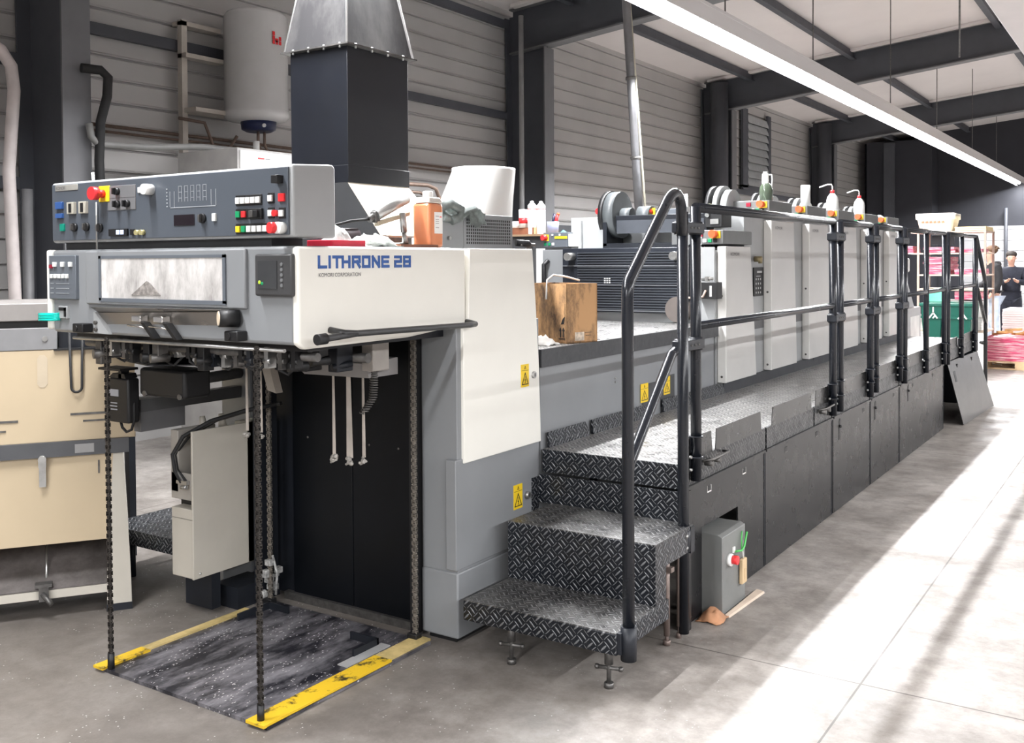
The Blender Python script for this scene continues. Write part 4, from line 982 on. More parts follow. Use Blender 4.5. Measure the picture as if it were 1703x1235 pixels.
# five tall towers
ulab = ['nearest tall white printing unit, with the green oil can on top', 'second tall white printing unit, with the paper roll on top',
        'third tall white printing unit, with the nearer wash bottle on top', 'fourth tall white printing unit, with the farther wash bottle on top', 'last tall white printing unit, at the far end of the row']
for k in range(5):
    y0 = 7.08+.92*k
    t = thing('printing_unit', ulab[k], 'printing unit', (-3.1, y0+.06, 0), group='tall printing units')
    B().box(-3.85, y0-.395, .03, -2.462, y0+.515, 1.925, .004).obj('body', GREYL, t)
    B().m(mat('band_dark', (.10, .10, .105), .5)).box(-2.463, y0-.39, 1.10, -2.458, y0+.51, 1.18).obj('band', None, t)
    unit_cover(t, y0, 1.88, .52, .60)
    unit_console(t, y0+.03, 1.935, 2.03, .52, .34)
    wg = mat('guard_disc', (.30, .31, .31), .4, var=.1)
    for dx, r in ((-2.86, .20), (-2.80, .20)):
        B().m(BLACK if dx < -2.83 else wg).cyl((dx, y0+.05, 1.95), (dx+.035, y0+.05, 1.95), r, n=40).obj('guard_disc', None, t)
    B().m(wg).cyl((-2.75, y0+.05, 1.95), (-2.70, y0+.05, 1.95), .17, n=40).obj('guard_disc', None, t)
    if k == 0:
        bp_ = B().m(BLACK).box(-2.462, 6.86, 1.335, -2.452, 7.055, 1.54).obj('connection_plate', None, t)
        q = B().m(mat('mark_pale', (.5, .5, .5), .5, var=0)).box(-2.452, 6.92, 1.50, -2.4505, 7.02, 1.515).box(-2.452, 6.90, 1.475, -2.4505, 6.99, 1.48)
        for i in range(4):
            for j in range(3): q.cyl((-2.453, 6.90+.045*j, 1.36+.032*i), (-2.450, 6.90+.045*j, 1.36+.032*i), .008, n=8)
        q.obj('marking', None, bp_)
        B().m(mat('brass', (.30, .25, .14), .5, .5)).cyl((-2.452, 6.87, 1.60), (-2.40, 6.87, 1.60), .02).cyl((-2.41, 6.87, 1.57), (-2.41, 6.87, 1.61), .014).obj('valve', None, t)
# low grey feeder after the last unit
t = thing('sheet_feeder', 'low pale feeder at the far end of the printing press', 'feeder', (-3.1, 12.3, 0))
B().m(GREYL).box(-3.8, 11.30, .02, -2.47, 12.7, 1.02, .01).obj('housing', None, t)
B().m(GREYL).hexa([(-3.7, 11.35, 1.0), (-2.5, 11.35, 1.0), (-2.5, 12.5, 1.0), (-3.7, 12.5, 1.0), (-3.7, 11.35, 1.75), (-2.5, 11.35, 1.75), (-2.5, 11.6, 1.75), (-3.7, 11.6, 1.75)]).obj('sloping_table', None, t)
B().m(WHITE).box(-2.75, 11.7, 1.44, -2.45, 12.0, 1.60, .02).obj('feeder_head', None, t)
B().m(mat('door_white', (.7, .7, .68), .4)).box(-2.472, 12.1, .1, -2.465, 12.6, .92).obj('door', None, t)
# ================================================================== left: cream machine, turned 35 degrees
C_ = thing('cream_machine', 'cream and grey machine standing at the left edge behind the lifting chain', 'machine', (-4.0, 2.85, 0), rotz=-radians(35))
def cbox(x0, s0, z0, x1, s1, z1, m_, nm, par=None, bv=0): return B().m(m_).box(x0, s0, z0, x1, s1, z1, bv).obj(nm, None, par or C_, local=True)
up_ = cbox(-.60, -1.7, .795, 0, .03, 1.212, CREAMY, 'upper_panel', bv=.004)
cbox(-.62, -1.7, .73, .014, .0, .797, mat('band_grey', (.07, .072, .078), .45), 'band')
cbox(-.55, -1.7, .335, -.004, -.04, .731, CREAMY, 'lower_panel')
B().m(CREAMW).prism([(-.103, .03), (.004, .03), (.0, .2), (-.026, .73), (-.068, .73), (-.10, .2)], 'x', -.03, .0).prism([(-.02, .03), (.004, .03), (.0, .2), (-.026, .73), (-.03, .73), (-.02, .2)], 'x', -.65, -.03).obj('end_leg', None, C_, local=True)
cbox(-.06, -.105, .0, .006, .006, .032, BLACKS, 'foot')
cbox(-.04, -1.7, .090, .0, -.10, .128, CREAMW, 'bottom_rail')
B().m(two_tone('worn_sheet', (.09, .08, .075), (.19, .17, .165), 4, .4, .65, .45, .2)).hexa([(-.30, -1.7, .30), (.0, -1.7, .13), (.0, -.10, .13), (-.30, -.08, .30), (-.30, -1.7, .305), (.0, -1.7, .136), (.0, -.10, .136), (-.30, -.08, .305)]).obj('sloping_sheet', None, C_, local=True)
cbox(-.28, -1.7, .02, -.26, -.1, .33, mat('shade_sheet_dark', (.06, .06, .06), .7), 'shade_sheet')  # dark sheet standing in for the deep shade under the machine
B().m(STEEL).cyl((-.06, -.358, .165), (-.19, -.362, .30), .006, n=10).m(STEELD).box(-.02, -.40, .15, .03, -.33, .165).box(-.005, -.385, .085, .02, -.345, .15).tube([(.02, -.37, .12), (.05, -.34, .09), (.05, -.33, .075)], .011, n=8).obj('clamp_lever', None, C_, local=True)
B().m(STEEL).cyl((.014, -.362, .725), (.035, -.362, .725), .017, n=16).box(.012, -.376, .60, .018, -.348, .725).box(.014, -.378, .69, .03, -.346, .725).obj('hook_lever', None, C_, local=True)
for (s0, s1, z0, z1) in ((-.245, -.04, .912, .922), (-.193, -.085, .880, .888), (-.57, -.458, .893, .903), (-.56, -.507, .852, .860)):
    B().m(STEELD).box(0, s0, z0, .003, s1, z1).obj('slot', None, up_, local=True)
cbox(-.003, -.133, .64, .0, -.126, .70, STEELD, 'slot')
B().m(mat('recess_beige', (.50, .42, .31), .5)).prism([(-.378+.0, 1.06), (-.366, 1.044), (-.348, 1.044), (-.336, 1.06), (-.336, 1.175), (-.348, 1.19), (-.366, 1.19), (-.378, 1.175)], 'x', -.001, .0015).obj('grip_recess', None, up_, local=True)
cbox(.0141, -.228, .742, .0155, -.148, .782, mat('plate_silver', (.30, .30, .30), .35, .5), 'name_plate')
cbox(-.6, -1.7, 1.212, .002, -.295, 1.312, GREYD if 0 else mat('top_cover_grey', (.21, .21, .215), .45), 'top_cover', bv=.003)
cbox(-.55, -1.7, 1.31, -.02, -.31, 1.345, BLACK, 'gap_strip'); cbox(-.6, -1.7, 1.343, .002, -.30, 1.422, mat('top_cover_taupe', (.24, .225, .215), .45), 'top_cover', bv=.004)
cbox(-.25, -.29, 1.212, -.03, -.03, 1.30, BLACKS, 'side_block'); B().m(STEEL).cyl((.002, -.345, 1.262), (.006, -.345, 1.262), .012, n=12).obj('screw', None, C_, local=True)
cbox(-.03, -.31, 1.208, .012, -.09, 1.216, BLACK, 'ledge')
B().m(RUBBER).tube([(.01, -.245, 1.30)]+[(.012+.004*sin(pi*i/12), -.217-.022*cos(pi*i/12), 1.04-.022*sin(pi*i/12)) for i in range(13)]+[(.01, -.19, 1.30)], .0055, n=8).obj('cable_loop', None, C_, local=True)
cbox(.0141, -.52, .735, .016, -.43, .75, TEAL, 'paint_mark') if 0 else None

# teal tape roll wrapped on the delivery corner
q = B()
for i in range(6): q.tube([(-3.965, 2.40, 1.362+.005*i), (-3.93, 2.385+.004*(i % 2), 1.364+.005*i), (-3.84, 2.392, 1.366+.005*i), (-3.828, 2.41, 1.367+.005*i)], .0045, n=6)
tag(q.obj('teal_strap', TEAL), 'bright teal strap wrapped around the lower left corner of the press head', 'strap')

# cream hanging cabinet behind the chains
Hc = thing('hanging_cabinet', 'cream metal cabinet with hoses, hanging behind the lifting chains', 'cabinet', (-3.7, 3.1, .19))
B().m(CREAMW).box(-3.75, 2.885, .455, -3.60, 2.90, .455).box(-3.75, 2.888, .19, -3.602, 3.35, .50, .004).obj('lower_box', None, Hc)
B().m(CREAMW).box(-3.612, 2.886, .188, -3.60, 3.36, .850, .003).box(-3.685, 3.20, .188, -3.60, 3.36, .85, .003).obj('door', None, Hc)
B().m(mat('cabinet_grey_beige', (.33, .31, .28), .45)).box(-3.75, 2.888, .57, -3.70, 3.10, .848, .003).box(-3.75, 2.888, .54, -3.615, 2.90, .66, .003).obj('upper_box', None, Hc)
B().m(BLACK).box(-3.76, 2.95, .49, -3.63, 3.3, .55).obj('recess', None, Hc)
for k, (dy, m_) in enumerate(((0, RUBBER), (.018, STEELD), (.036, RUBBER))):
    B().m(m_).tube([(-3.66+.01*k, 2.875+dy*.3, .62), (-3.70, 2.87+dy*.3, .67), (-3.715, 2.87+dy*.3, .74), (-3.68, 2.90+dy, .82), (-3.60, 2.99+dy, .885), (-3.50, 3.10+dy, .925), (-3.40, 3.2+dy, .95)], .009, n=8).obj('hose', None, Hc)
B().m(STEEL).box(-3.69, 2.868, .615, -3.62, 2.885, .63).cyl((-3.66, 2.87, .60), (-3.62, 2.87, .605), .008).obj('hose_clamp', None, Hc)
for x, y in ((-3.66, 3.0), (-3.65, 3.1)): B().m(CREAMW).cyl((x, y, .84), (x-.01, y, .90), .02, r1=.012).obj('fitting', None, Hc)
B().ball((-3.598, 2.92, .21), .006, n=8).obj('screw', STEEL, Hc)
B().m(BLACKS).box(-3.80, 3.0, .02, -3.62, 3.05, .19).box(-3.72, 3.1, .0, -3.56, 3.36, .10).obj('stand', None, Hc)

# dust extractor arm: grey beam, black motor box, pendant
Ar = thing('sensor_arm', 'dark grey horizontal arm with a black motor box under the press head', 'arm', (-3.7, 3.0, .86))
B().m(mat('arm_grey', (.075, .076, .078), .5)).box(-3.80, 2.735, .945, -3.75, 3.30, 1.0).obj('arm', None, Ar)
B().m(mat('arm_plate', (.13, .13, .135), .5)).box(-3.80, 2.735, .858, -3.752, 2.97, .95).obj('plate', None, Ar)
B().m(mat('arm_grey', (.075, .076, .078), .5)).cyl((-3.76, 2.96, 1.055), (-3.76, 3.30, 1.063), .026, n=16).obj('tube', None, Ar)
B().m(BLACK).box(-3.70, 2.69, 1.03, -3.40, 2.83, 1.15, .014).obj('motor_box', None, Ar)
for x in (-3.66, -3.43): B().m(STEELD).cyl((x, 2.685, 1.04), (x, 2.70, 1.04), .012).obj('screw', None, Ar)
B().m(BLACKS).hexa([(-3.79, 2.66, 1.178), (-3.55, 2.62, 1.170), (-3.36, 2.72, 1.172), (-3.60, 2.86, 1.19), (-3.79, 2.66, 1.183), (-3.55, 2.62, 1.175), (-3.36, 2.72, 1.177), (-3.60, 2.86, 1.195)]).obj('cover_plate', None, Ar)
B().m(BLACK).cyl((-3.56, 2.72, 1.18), (-3.56, 2.72, 1.20), .035, n=20).cyl((-3.56, 2.72, 1.19), (-3.56, 2.72, 1.28), .008).m(STEELD).cyl((-3.56, 2.72, 1.22), (-3.54, 2.72, 1.24), .018).obj('mount', None, Ar)
Pd = thing('control_pendant', 'black hand control pendant with a looped cable, left of the motor box', 'pendant', (-3.80, 2.69, .86))
B().m(BLACK).box(-3.875, 2.66, .905, -3.735, 2.72, 1.10, .010).hexa([(-3.87, 2.66, 1.10), (-3.75, 2.66, 1.10), (-3.75, 2.72, 1.10), (-3.87, 2.72, 1.10), (-3.84, 2.66, 1.12), (-3.76, 2.66, 1.12), (-3.76, 2.72, 1.12), (-3.84, 2.72, 1.12)]).box(-3.90, 2.63, 1.135, -3.745, 2.72, 1.145).box(-3.80, 2.66, 1.10, -3.78, 2.70, 1.14).obj('body', None, Pd)
q = B().m(mat('label_grey', (.35, .36, .40), .5, var=0)).box(-3.868, 2.6585, 1.02, -3.80, 2.6602, 1.05)
for i in range(3): q.box(-3.86, 2.6585, .96+.014*i, -3.81, 2.6602, .965+.014*i)
q.obj('label', None, Pd)
B().m(RUBBER).tube([(-3.83, 2.69, .905), (-3.82, 2.69, .88), (-3.79, 2.69, .862), (-3.755, 2.69, .875), (-3.735, 2.69, .92), (-3.735, 2.69, .98), (-3.75, 2.70, 1.02)], .006, n=8).obj('cable', None, Pd)

# dark step at the far side of the delivery
St = thing('low_step', 'dark diamond-plate step seen behind the cream cabinet', 'step', (-4.25, 3.3, 0))
B().m(DIAR).box(-4.50, 3.06, .20, -3.84, 3.55, .275).obj('tread', None, St)
for x, y in ((-4.40, 3.15), (-4.44, 3.5), (-3.90, 3.12)): B().m(BLACKS).cyl((x, y, 0), (x, y, .2), .014).obj('leg', None, St)
tag(B().box(-4.74, 3.35, 0, -4.70, 3.39, 1.0).obj('support_post', BLACKS), 'black upright post between the cream machine leg and the step', 'post')

# ================================================================== duct and hood on the delivery
Dt = thing('extraction_duct', 'big dark navy square extraction duct rising from the press with a felted hood', 'duct', (-3.5, 3.8, 1.66))
B().m(NAVY).box(-3.70, 3.60, 2.065, -3.315, 4.06, 2.645, .003).obj('duct', None, Dt)
B().m(NAVY).box(-3.703, 3.597, 1.985, -3.312, 4.063, 2.070, .002).obj('collar', None, Dt)
B().m(STEELD).box(-3.735, 3.565, 2.645, -3.28, 4.095, 2.652).obj('flange', None, Dt)
for i in range(4):
    B().m(STEEL).cyl((-3.66+.105*i, 3.58, 2.635), (-3.66+.105*i, 3.58, 2.66), .006, n=8).obj('bolt', None, Dt)
for i in range(4): B().m(STEEL).cyl((-3.297, 3.64+.12*i, 2.635), (-3.297, 3.64+.12*i, 2.66), .006, n=8).obj('bolt', None, Dt)
hd = B().m(HOODM).hexa([(-3.72, 3.58, 2.652), (-3.30, 3.58, 2.652), (-3.30, 4.08, 2.652), (-3.72, 4.08, 2.652), (-3.60, 3.72, 3.45), (-3.42, 3.72, 3.45), (-3.42, 3.92, 3.45), (-3.60, 3.92, 3.45)]).obj('hood', None, Dt)
B().m(mat('hood_edge_metal', (.5, .5, .5), .35, .6)).tube([(-3.30, 4.08, 2.655), (-3.42, 3.92, 3.45)], .008, n=6).tube([(-3.30, 3.58, 2.655), (-3.42, 3.72, 3.45)], .006, n=6).tube([(-3.72, 3.58, 2.655), (-3.60, 3.72, 3.45)], .006, n=6).obj('edge_trim', None, hd)
q = B().m(CHUTE).hexa([(-3.30, 3.62, 1.66), (-3.02, 3.60, 1.66), (-3.02, 4.12, 1.66), (-3.30, 4.10, 1.66), (-3.60, 3.603, 1.985), (-3.316, 3.603, 1.985), (-3.316, 4.055, 1.985), (-3.60, 4.055, 1.985)]); q.obj('sloping_chute', None, Dt)
B().m(mat('duct_side_black', (.03, .031, .033), .55)).hexa([(-3.70, 3.598, 1.66), (-3.065, 3.598, 1.66), (-3.065, 3.6005, 1.66), (-3.70, 3.6005, 1.66), (-3.70, 3.598, 1.99), (-3.325, 3.598, 1.99), (-3.325, 3.6005, 1.99), (-3.70, 3.6005, 1.99)]).obj('side_plate', None, Dt)
B().m(BLACKS).box(-3.70, 3.62, 1.2, -3.2, 4.05, 1.66).obj('duct_base', None, Dt)
# white slanted blower outlet
Bl = thing('blower_outlet', 'bright white slanted sheet-metal outlet behind the perforated box', 'outlet', (-3.2, 4.45, 1.66))
q = B().m(WHITE); rings = []
for z, y0, y1 in ((1.66, 4.02, 4.77), (1.86, 4.21, 4.77), (2.10, 4.385, 4.775), (2.115, 4.385, 4.775)):
    rings.append([q.b.verts.new((-3.2+.17*cos(2*pi*i/28), (y0+y1)/2+(y1-y0)/2*sin(2*pi*i/28), z)) for i in range(28)])
q.loft(rings).obj('outlet', None, Bl)
# perforated grey box
Pf = thing('perforated_box', 'grey ventilation box with a perforated side on top of the press', 'ventilation box', (-2.9, 4.0, 1.655))
B().m(GREY).box(-3.05, 3.775, 1.655, -2.752, 4.19, 1.822, .003).box(-2.90, 3.60, 1.655, -2.756, 3.78, 1.803, .003).obj('housing', None, Pf)
q = B().m(BLACK)
for i in range(22):
    for j in range(8): q.box(-2.7525, 3.795+.0172*i, 1.680+.0155*j, -2.7512, 3.795+.0172*i+.0098, 1.680+.0155*j+.0105)
q.obj('perforation', None, Pf)
B().m(STEEL).cyl((-2.756, 3.66, 1.705), (-2.745, 3.66, 1.705), .008).obj('screw', None, Pf)
tag(B().m(BLACK).tube([(-2.74, 4.20, 1.69), (-2.70, 4.25, 1.685), (-2.72, 4.30, 1.67)], .018, n=10).m(STEELD).cyl((-2.72, 4.21, 1.68), (-2.69, 4.30, 1.68), .008).obj('cable_plug', None), 'black cable plug sticking out beyond the perforated box', 'plug')
# folded rag hanging over it
q = B(); rr = random.Random(5)
for (y0, y1, x, z0, z1, am) in ((3.60, 3.80, -2.80, 1.80, 1.86, .012), (3.79, 3.93, -2.738, 1.765, 1.835, .004)):
    n_ = 16; m_ = 8; vs = []
    for i in range(n_+1):
        for j in range(m_+1):
            u, v = i/n_, j/m_
            y = y0+(y1-y0)*u; z = z0+(z1-z0)*v+.010*sin(9*u+2*v)
            xx = x+.03*(1-v)*(1 if x < -2.75 else .15)+am*sin(14*u+5*v)+rr.uniform(-.002, .002)
            vs.append(q.b.verts.new((xx, y, z)))
    for i in range(n_):
        for j in range(m_):
            k = i*(m_+1)+j; f = q._f([vs[k], vs[k+m_+1], vs[k+m_+2], vs[k+1]])
            if f: f.smooth = True
q.tube([(-2.76, 3.60, 1.845), (-2.74, 3.66, 1.862), (-2.72, 3.71, 1.835), (-2.72, 3.70, 1.80), (-2.74, 3.66, 1.785)], .022, n=10)
q.tube([(-2.76, 3.62, 1.80), (-2.75, 3.70, 1.79), (-2.75, 3.78, 1.825), (-2.76, 3.86, 1.845), (-2.78, 3.92, 1.835)], .020, n=10)
bmesh.ops.solidify(q.b, geom=list(q.b.faces), thickness=.003)
tag(q.obj('cleaning_rag', RAG), 'crumpled dark grey rag draped over the perforated box', 'rag')
tag(crumple((-2.62, 2.78, 1.656), .13, .13, .08, 11, 10).obj('cleaning_rag', RAGL), 'pale striped rag on the red folder beside the console', 'rag')
tag(crumple((-2.61, 2.96, 1.656), .14, .27, .055, 12, 12).obj('cleaning_rag', mat('rag_greenish', (.38, .41, .38), .9, var=.5, scale=30)), 'pale greenish crumpled rag in front of the grease gun', 'rag')
tag(B().box(-2.66, 2.66, 1.654, -2.53, 2.84, 1.680, .004).obj('red_folder', mat('red_folder', (.65, .02, .05), .4)), 'flat red folder under the pale rags', 'folder')
tag(B().cyl((-2.68, 2.75, 1.70), (-2.66, 2.93, 1.70), .030, n=20).obj('dark_roll', mat('roll_plum', (.045, .03, .04), .5)), 'dark plum roll lying behind the pale rags', 'roll')
tag(B().box(-2.64, 3.06, 1.654, -2.54, 3.30, 1.668).obj('brown_board', BROWN), 'thin brown board under the orange liquid bottle', 'board')
G = thing('grease_gun', 'steel grease gun with a black hose leaning above the rags', 'grease gun', (-2.66, 3.1, 1.66))
B().m(STEEL).cyl((-2.66, 3.045, 1.785), (-2.64, 3.215, 1.862), .024, n=20).obj('barrel', None, G)
B().m(STEELD).cyl((-2.665, 3.01, 1.768), (-2.66, 3.05, 1.787), .014).box(-2.675, 3.03, 1.755, -2.645, 3.06, 1.80, .003).obj('head', None, G)
B().m(RUBBER).tube([(-2.66, 2.72, 1.69), (-2.66, 2.79, 1.735), (-2.66, 2.90, 1.758), (-2.665, 3.01, 1.768)], .006, n=8).obj('hose', None, G)
B().m(mat('lever_cream', (.55, .48, .35), .4, .3)).hexa([(-2.66, 3.04, 1.742), (-2.64, 3.04, 1.742), (-2.64, 3.24, 1.79), (-2.66, 3.24, 1.79), (-2.66, 3.04, 1.760), (-2.64, 3.04, 1.760), (-2.64, 3.24, 1.805), (-2.66, 3.24, 1.805)]).obj('lever', None, G)
B().m(STEEL).cyl((-2.64, 3.19, 1.80), (-2.64, 3.20, 1.72), .014, n=12).cyl((-2.64, 3.20, 1.72), (-2.62, 3.19, 1.67), .010).tube([(-2.63, 3.12, 1.668), (-2.63, 3.18, 1.672), (-2.64, 3.20, 1.72)], .006, n=8).obj('bracket', None, G)
tag(B().m(STEELD).box(-2.75, 2.93, 1.655, -2.72, 3.35, 1.70).m(STEEL).box(-2.76, 2.93, 1.70, -2.70, 3.35, 1.708).obj('steel_rail', None), 'flat steel rail lying behind the grease gun', 'rail')
Bo = thing('liquid_bottle', 'square plastic bottle of orange liquid with a white label and cap', 'bottle', (-2.60, 3.31, 1.668))
B().box(-2.645, 3.262, 1.656, -2.555, 3.358, 1.842, .012).obj('body', GLASSY, Bo)
B().m(mat('bottle_shoulder', (.72, .66, .60), .3)).hexa([(-2.645, 3.262, 1.842), (-2.555, 3.262, 1.842), (-2.555, 3.358, 1.842), (-2.645, 3.358, 1.842), (-2.635, 3.272, 1.868), (-2.565, 3.272, 1.868), (-2.565, 3.348, 1.868), (-2.635, 3.348, 1.868)], .006).obj('shoulder', None, Bo)
B().m(WHITE).lathe((-2.60, 3.31, 1.866), [(.020, 0), (.022, .004), (.022, .024), (.019, .028)], 24).obj('cap', None, Bo)
q = B().m(PAPER).box(-2.5555, 3.295, 1.715, -2.5538, 3.350, 1.805).m(RED).box(-2.554, 3.33, 1.783, -2.5532, 3.343, 1.787).m(mat('print_grey', (.35, .3, .3), .5, var=0))
for z in (1.786, 1.772, 1.764, 1.756, 1.738): q.box(-2.554, 3.303, z, -2.5534, 3.325, z+.003)
q.obj('label', None, Bo)

# ================================================================== shelf and small things behind
Sh = thing('side_counter', 'narrow dark counter with a wooden edge behind the press, holding spray cans', 'counter', (-4.2, 6.95, 1.79))
B().m(mat('counter_top', (.30, .20, .12), .5)).box(-4.75, 6.78, 1.795, -3.86, 7.15, 1.812).obj('top', None, Sh)
B().m(mat('counter_front', (.06, .062, .065), .5)).box(-4.75, 6.82, 0, -3.86, 7.12, 1.795).obj('body', None, Sh)
tag(B().m(BROWN).box(-4.54, 6.86, 1.812, -4.30, 6.96, 1.868).m(WOOD).box(-4.305, 6.86, 1.812, -4.29, 6.96, 1.868).obj('brown_box', None), 'low brown box with a pale edge on the counter', 'box')
def can(x, y, z, h_, r, lab, band=None, dome=True):
    t = thing('spray_can', lab, 'can', (x, y, z), group=None)
    B().m(WHITE).lathe((x, y, z), [(r*.95, 0), (r, .004), (r, h_*.86), (r*.55, h_*.93)] if dome else [(r, 0), (r, h_)], 20).obj('body', None, t)
    if dome: B().m(WHITE).lathe((x, y, z+h_*.93), [(r*.45, 0), (r*.45, h_*.05), (r*.2, h_*.07)], 14).obj('nozzle', None, t)
    if band: B().m(RED).lathe((x, y, z+band[0]), [(r+.0006, 0), (r+.0006, band[1])], 20).obj('red_band', None, t)
can(-4.335, 6.89, 1.812, .275, .036, 'tall white aerosol can on the counter, left of the pair', (.205, .006))
can(-4.255, 6.90, 1.812, .270, .036, 'tall white aerosol can on the counter, right of the pair', (.20, .006))
can(-4.415, 6.88, 1.868, .15, .036, 'short white can with a broad red band on the brown box', (.035, .045), dome=False)
can(-4.50, 6.89, 1.868, .055, .036, 'small white jar at the left end of the brown box', None, dome=False)
Cu = thing('pencil_cup', 'bluish clear plastic cup holding dark and red handles', 'cup', (-4.13, 6.88, 1.812))
B().lathe((-4.13, 6.88, 1.812), [(.042, 0), (.050, .10)], 20).obj('cup', mat('cup_blue', (.35, .38, .55), .25, var=0, trans=.3), Cu)
tag(B().m(mat('handle_dark', (.02, .02, .05), .4)).cyl((-4.14, 6.88, 1.87), (-4.115, 6.88, 1.975), .012).obj('screwdriver', None), 'dark blue screwdriver handle standing in the plastic cup', 'tool')
tag(B().m(RED).cyl((-4.11, 6.88, 1.88), (-4.085, 6.88, 1.965), .013).m(ORANGE).ball((-4.08, 6.88, 1.97), .014, n=8).obj('marker_pen', None), 'red and orange marker standing in the plastic cup', 'tool')
tag(crumple((-4.02, 6.86, 1.812), .07, .05, .03, 21, 6).obj('small_rag', mat('rag_teal', (.10, .30, .33), .8)), 'small teal crumpled cloth beside the plastic cup', 'cloth')
tag(B().box(-4.0, 6.95, 1.812, -3.87, 7.05, 1.885).m(PINK).box(-3.997, 6.948, 1.822, -3.89, 6.95, 1.87).obj('white_carton', PAPER), 'white carton with pink print on the counter', 'box')
Mc = thing('button_box', 'dark button box with a red knob and yellow label on the low unit', 'button box', (-3.93, 6.62, 1.70))
B().m(GREYD).box(-4.05, 6.60, 1.70, -3.83, 6.68, 1.815, .003).obj('housing', None, Mc)
B().m(YELLOW).box(-3.945, 6.596, 1.765, -3.835, 6.60, 1.785).obj('yellow_label', None, Mc)
e = B().m(YELLOW).box(-4.045, 6.595, 1.75, -4.0, 6.60, 1.80).obj('emergency_stop', None, Mc)
B().m(RED).cyl((-4.025, 6.596, 1.775), (-4.035, 6.56, 1.775), .022, n=18).obj('mushroom_button', None, e)
for x, m_ in ((-4.03, GREEN), (-3.995, GREEN), (-3.96, BTNW)): B().m(m_).box(x-.01, 6.594, 1.715, x+.01, 6.60, 1.735).obj('button', None, Mc)
for x in (-3.965, -3.90): B().m(BTNW).box(x-.008, 6.594, 1.79, x+.006, 6.60, 1.803).obj('button', None, Mc)
tag(B().m(PAPER).box(-3.825, 6.60, 1.705, -3.545, 6.70, 1.80, .002).box(-3.62, 6.595, 1.705, -3.612, 6.60, 1.80).obj('white_box', None), 'long white box beside the dark button box', 'box')
# pipe bend behind the bottle
tag(B().tube([(-5.5, 6.3, 2.26), (-5.5, 7.0, 2.275), (-5.5, 7.12, 2.25), (-5.5, 7.17, 2.17), (-5.5, 7.17, 0)], .018, n=8).tube([(-5.55, 6.3, 2.20), (-5.55, 6.95, 2.21), (-5.55, 7.05, 2.18), (-5.55, 7.09, 2.1), (-5.55, 7.09, 0)], .014, n=8).obj('bent_pipes', BRASS), 'pair of brown bent pipes behind the orange bottle', 'pipe')

# ================================================================== things standing on the tall units
zt = 2.032
def wash(x, y, lab):
    t = thing('wash_bottle', lab, 'bottle', (x, y, zt))
    B().m(WHITE).lathe((x, y, zt), [(.050, 0), (.054, .006), (.054, .11), (.046, .145), (.026, .172), (.019, .180)], 24).obj('body', None, t)
    B().m(RED).lathe((x, y, zt+.180), [(.020, 0), (.020, .024), (.012, .03)], 18).obj('cap', None, t)
    B().m(WHITE).tube([(x, y, zt+.2), (x, y, zt+.245), (x-.01, y-.004, zt+.262), (x-.04, y-.02, zt+.262), (x-.105, y-.06, zt+.236)], .006, n=8).obj('nozzle', None, t)
wash(-2.62, 9.45, 'white wash bottle with a red cap and bent nozzle, nearer of the two')
wash(-2.62, 10.42, 'white wash bottle with a red cap and bent nozzle, farther of the two')
Oc = thing('oil_can', 'dark green clear spray bottle with a white nozzle on the first tall unit', 'bottle', (-2.62, 7.60, zt))
B().m(mat('bottle_green', (.10, .13, .09), .15, var=0, trans=.2)).lathe((-2.62, 7.60, zt), [(.050, 0), (.052, .10), (.046, .135), (.026, .16)], 22).obj('body', None, Oc)
B().m(WHITE).box(-2.65, 7.585, zt+.15, -2.60, 7.615, zt+.235, .006).tube([(-2.60, 7.6, zt+.225), (-2.575, 7.6, zt+.225), (-2.57, 7.6, zt+.19), (-2.575, 7.6, zt+.12)], .006, n=8).lathe((-2.625, 7.6, zt+.235), [(.018, 0), (.018, .014)], 14).obj('spray_head', None, Oc)
tag(B().lathe((-2.62, 8.62, zt), [(.040, 0), (.040, .205), (.012, .206), (.012, .19)], 24).obj('paper_roll', mat('paper_roll', (.62, .62, .60), .7, var=.05)), 'upright white paper roll on the second tall unit', 'paper roll')
tag(crumple((-2.60, 11.2, zt), .10, .12, .04, 31, 6).obj('small_cloth', RAGL), 'small pale cloth on top of the last tall unit', 'cloth')
tag(B().m(mat('jar_clear', (.55, .60, .42), .2, trans=.4)).lathe((-2.70, 6.62, 1.80), [(.035, 0), (.038, .01), (.038, .16), (.025, .19)], 20).m(mat('jar_oil', (.25, .26, .05), .3)).lathe((-2.70, 6.62, 1.802), [(.0385, 0), (.0385, .06)], 20).obj('oil_reservoir', None), 'clear reservoir with yellow oil behind the top of the stair rail', 'reservoir')
tag(B().m(STEEL).box(-2.95, 6.9, 1.93, -2.72, 7.0, 1.97).m(STEELD).box(-3.05, 6.9, 1.93, -2.95, 7.02, 1.99).m(WHITE).cyl((-3.0, 6.95, 1.98), (-3.01, 6.95, 2.09), .012).obj('tool_tray', None), 'small metal tool tray on top of the first tall unit', 'tray')

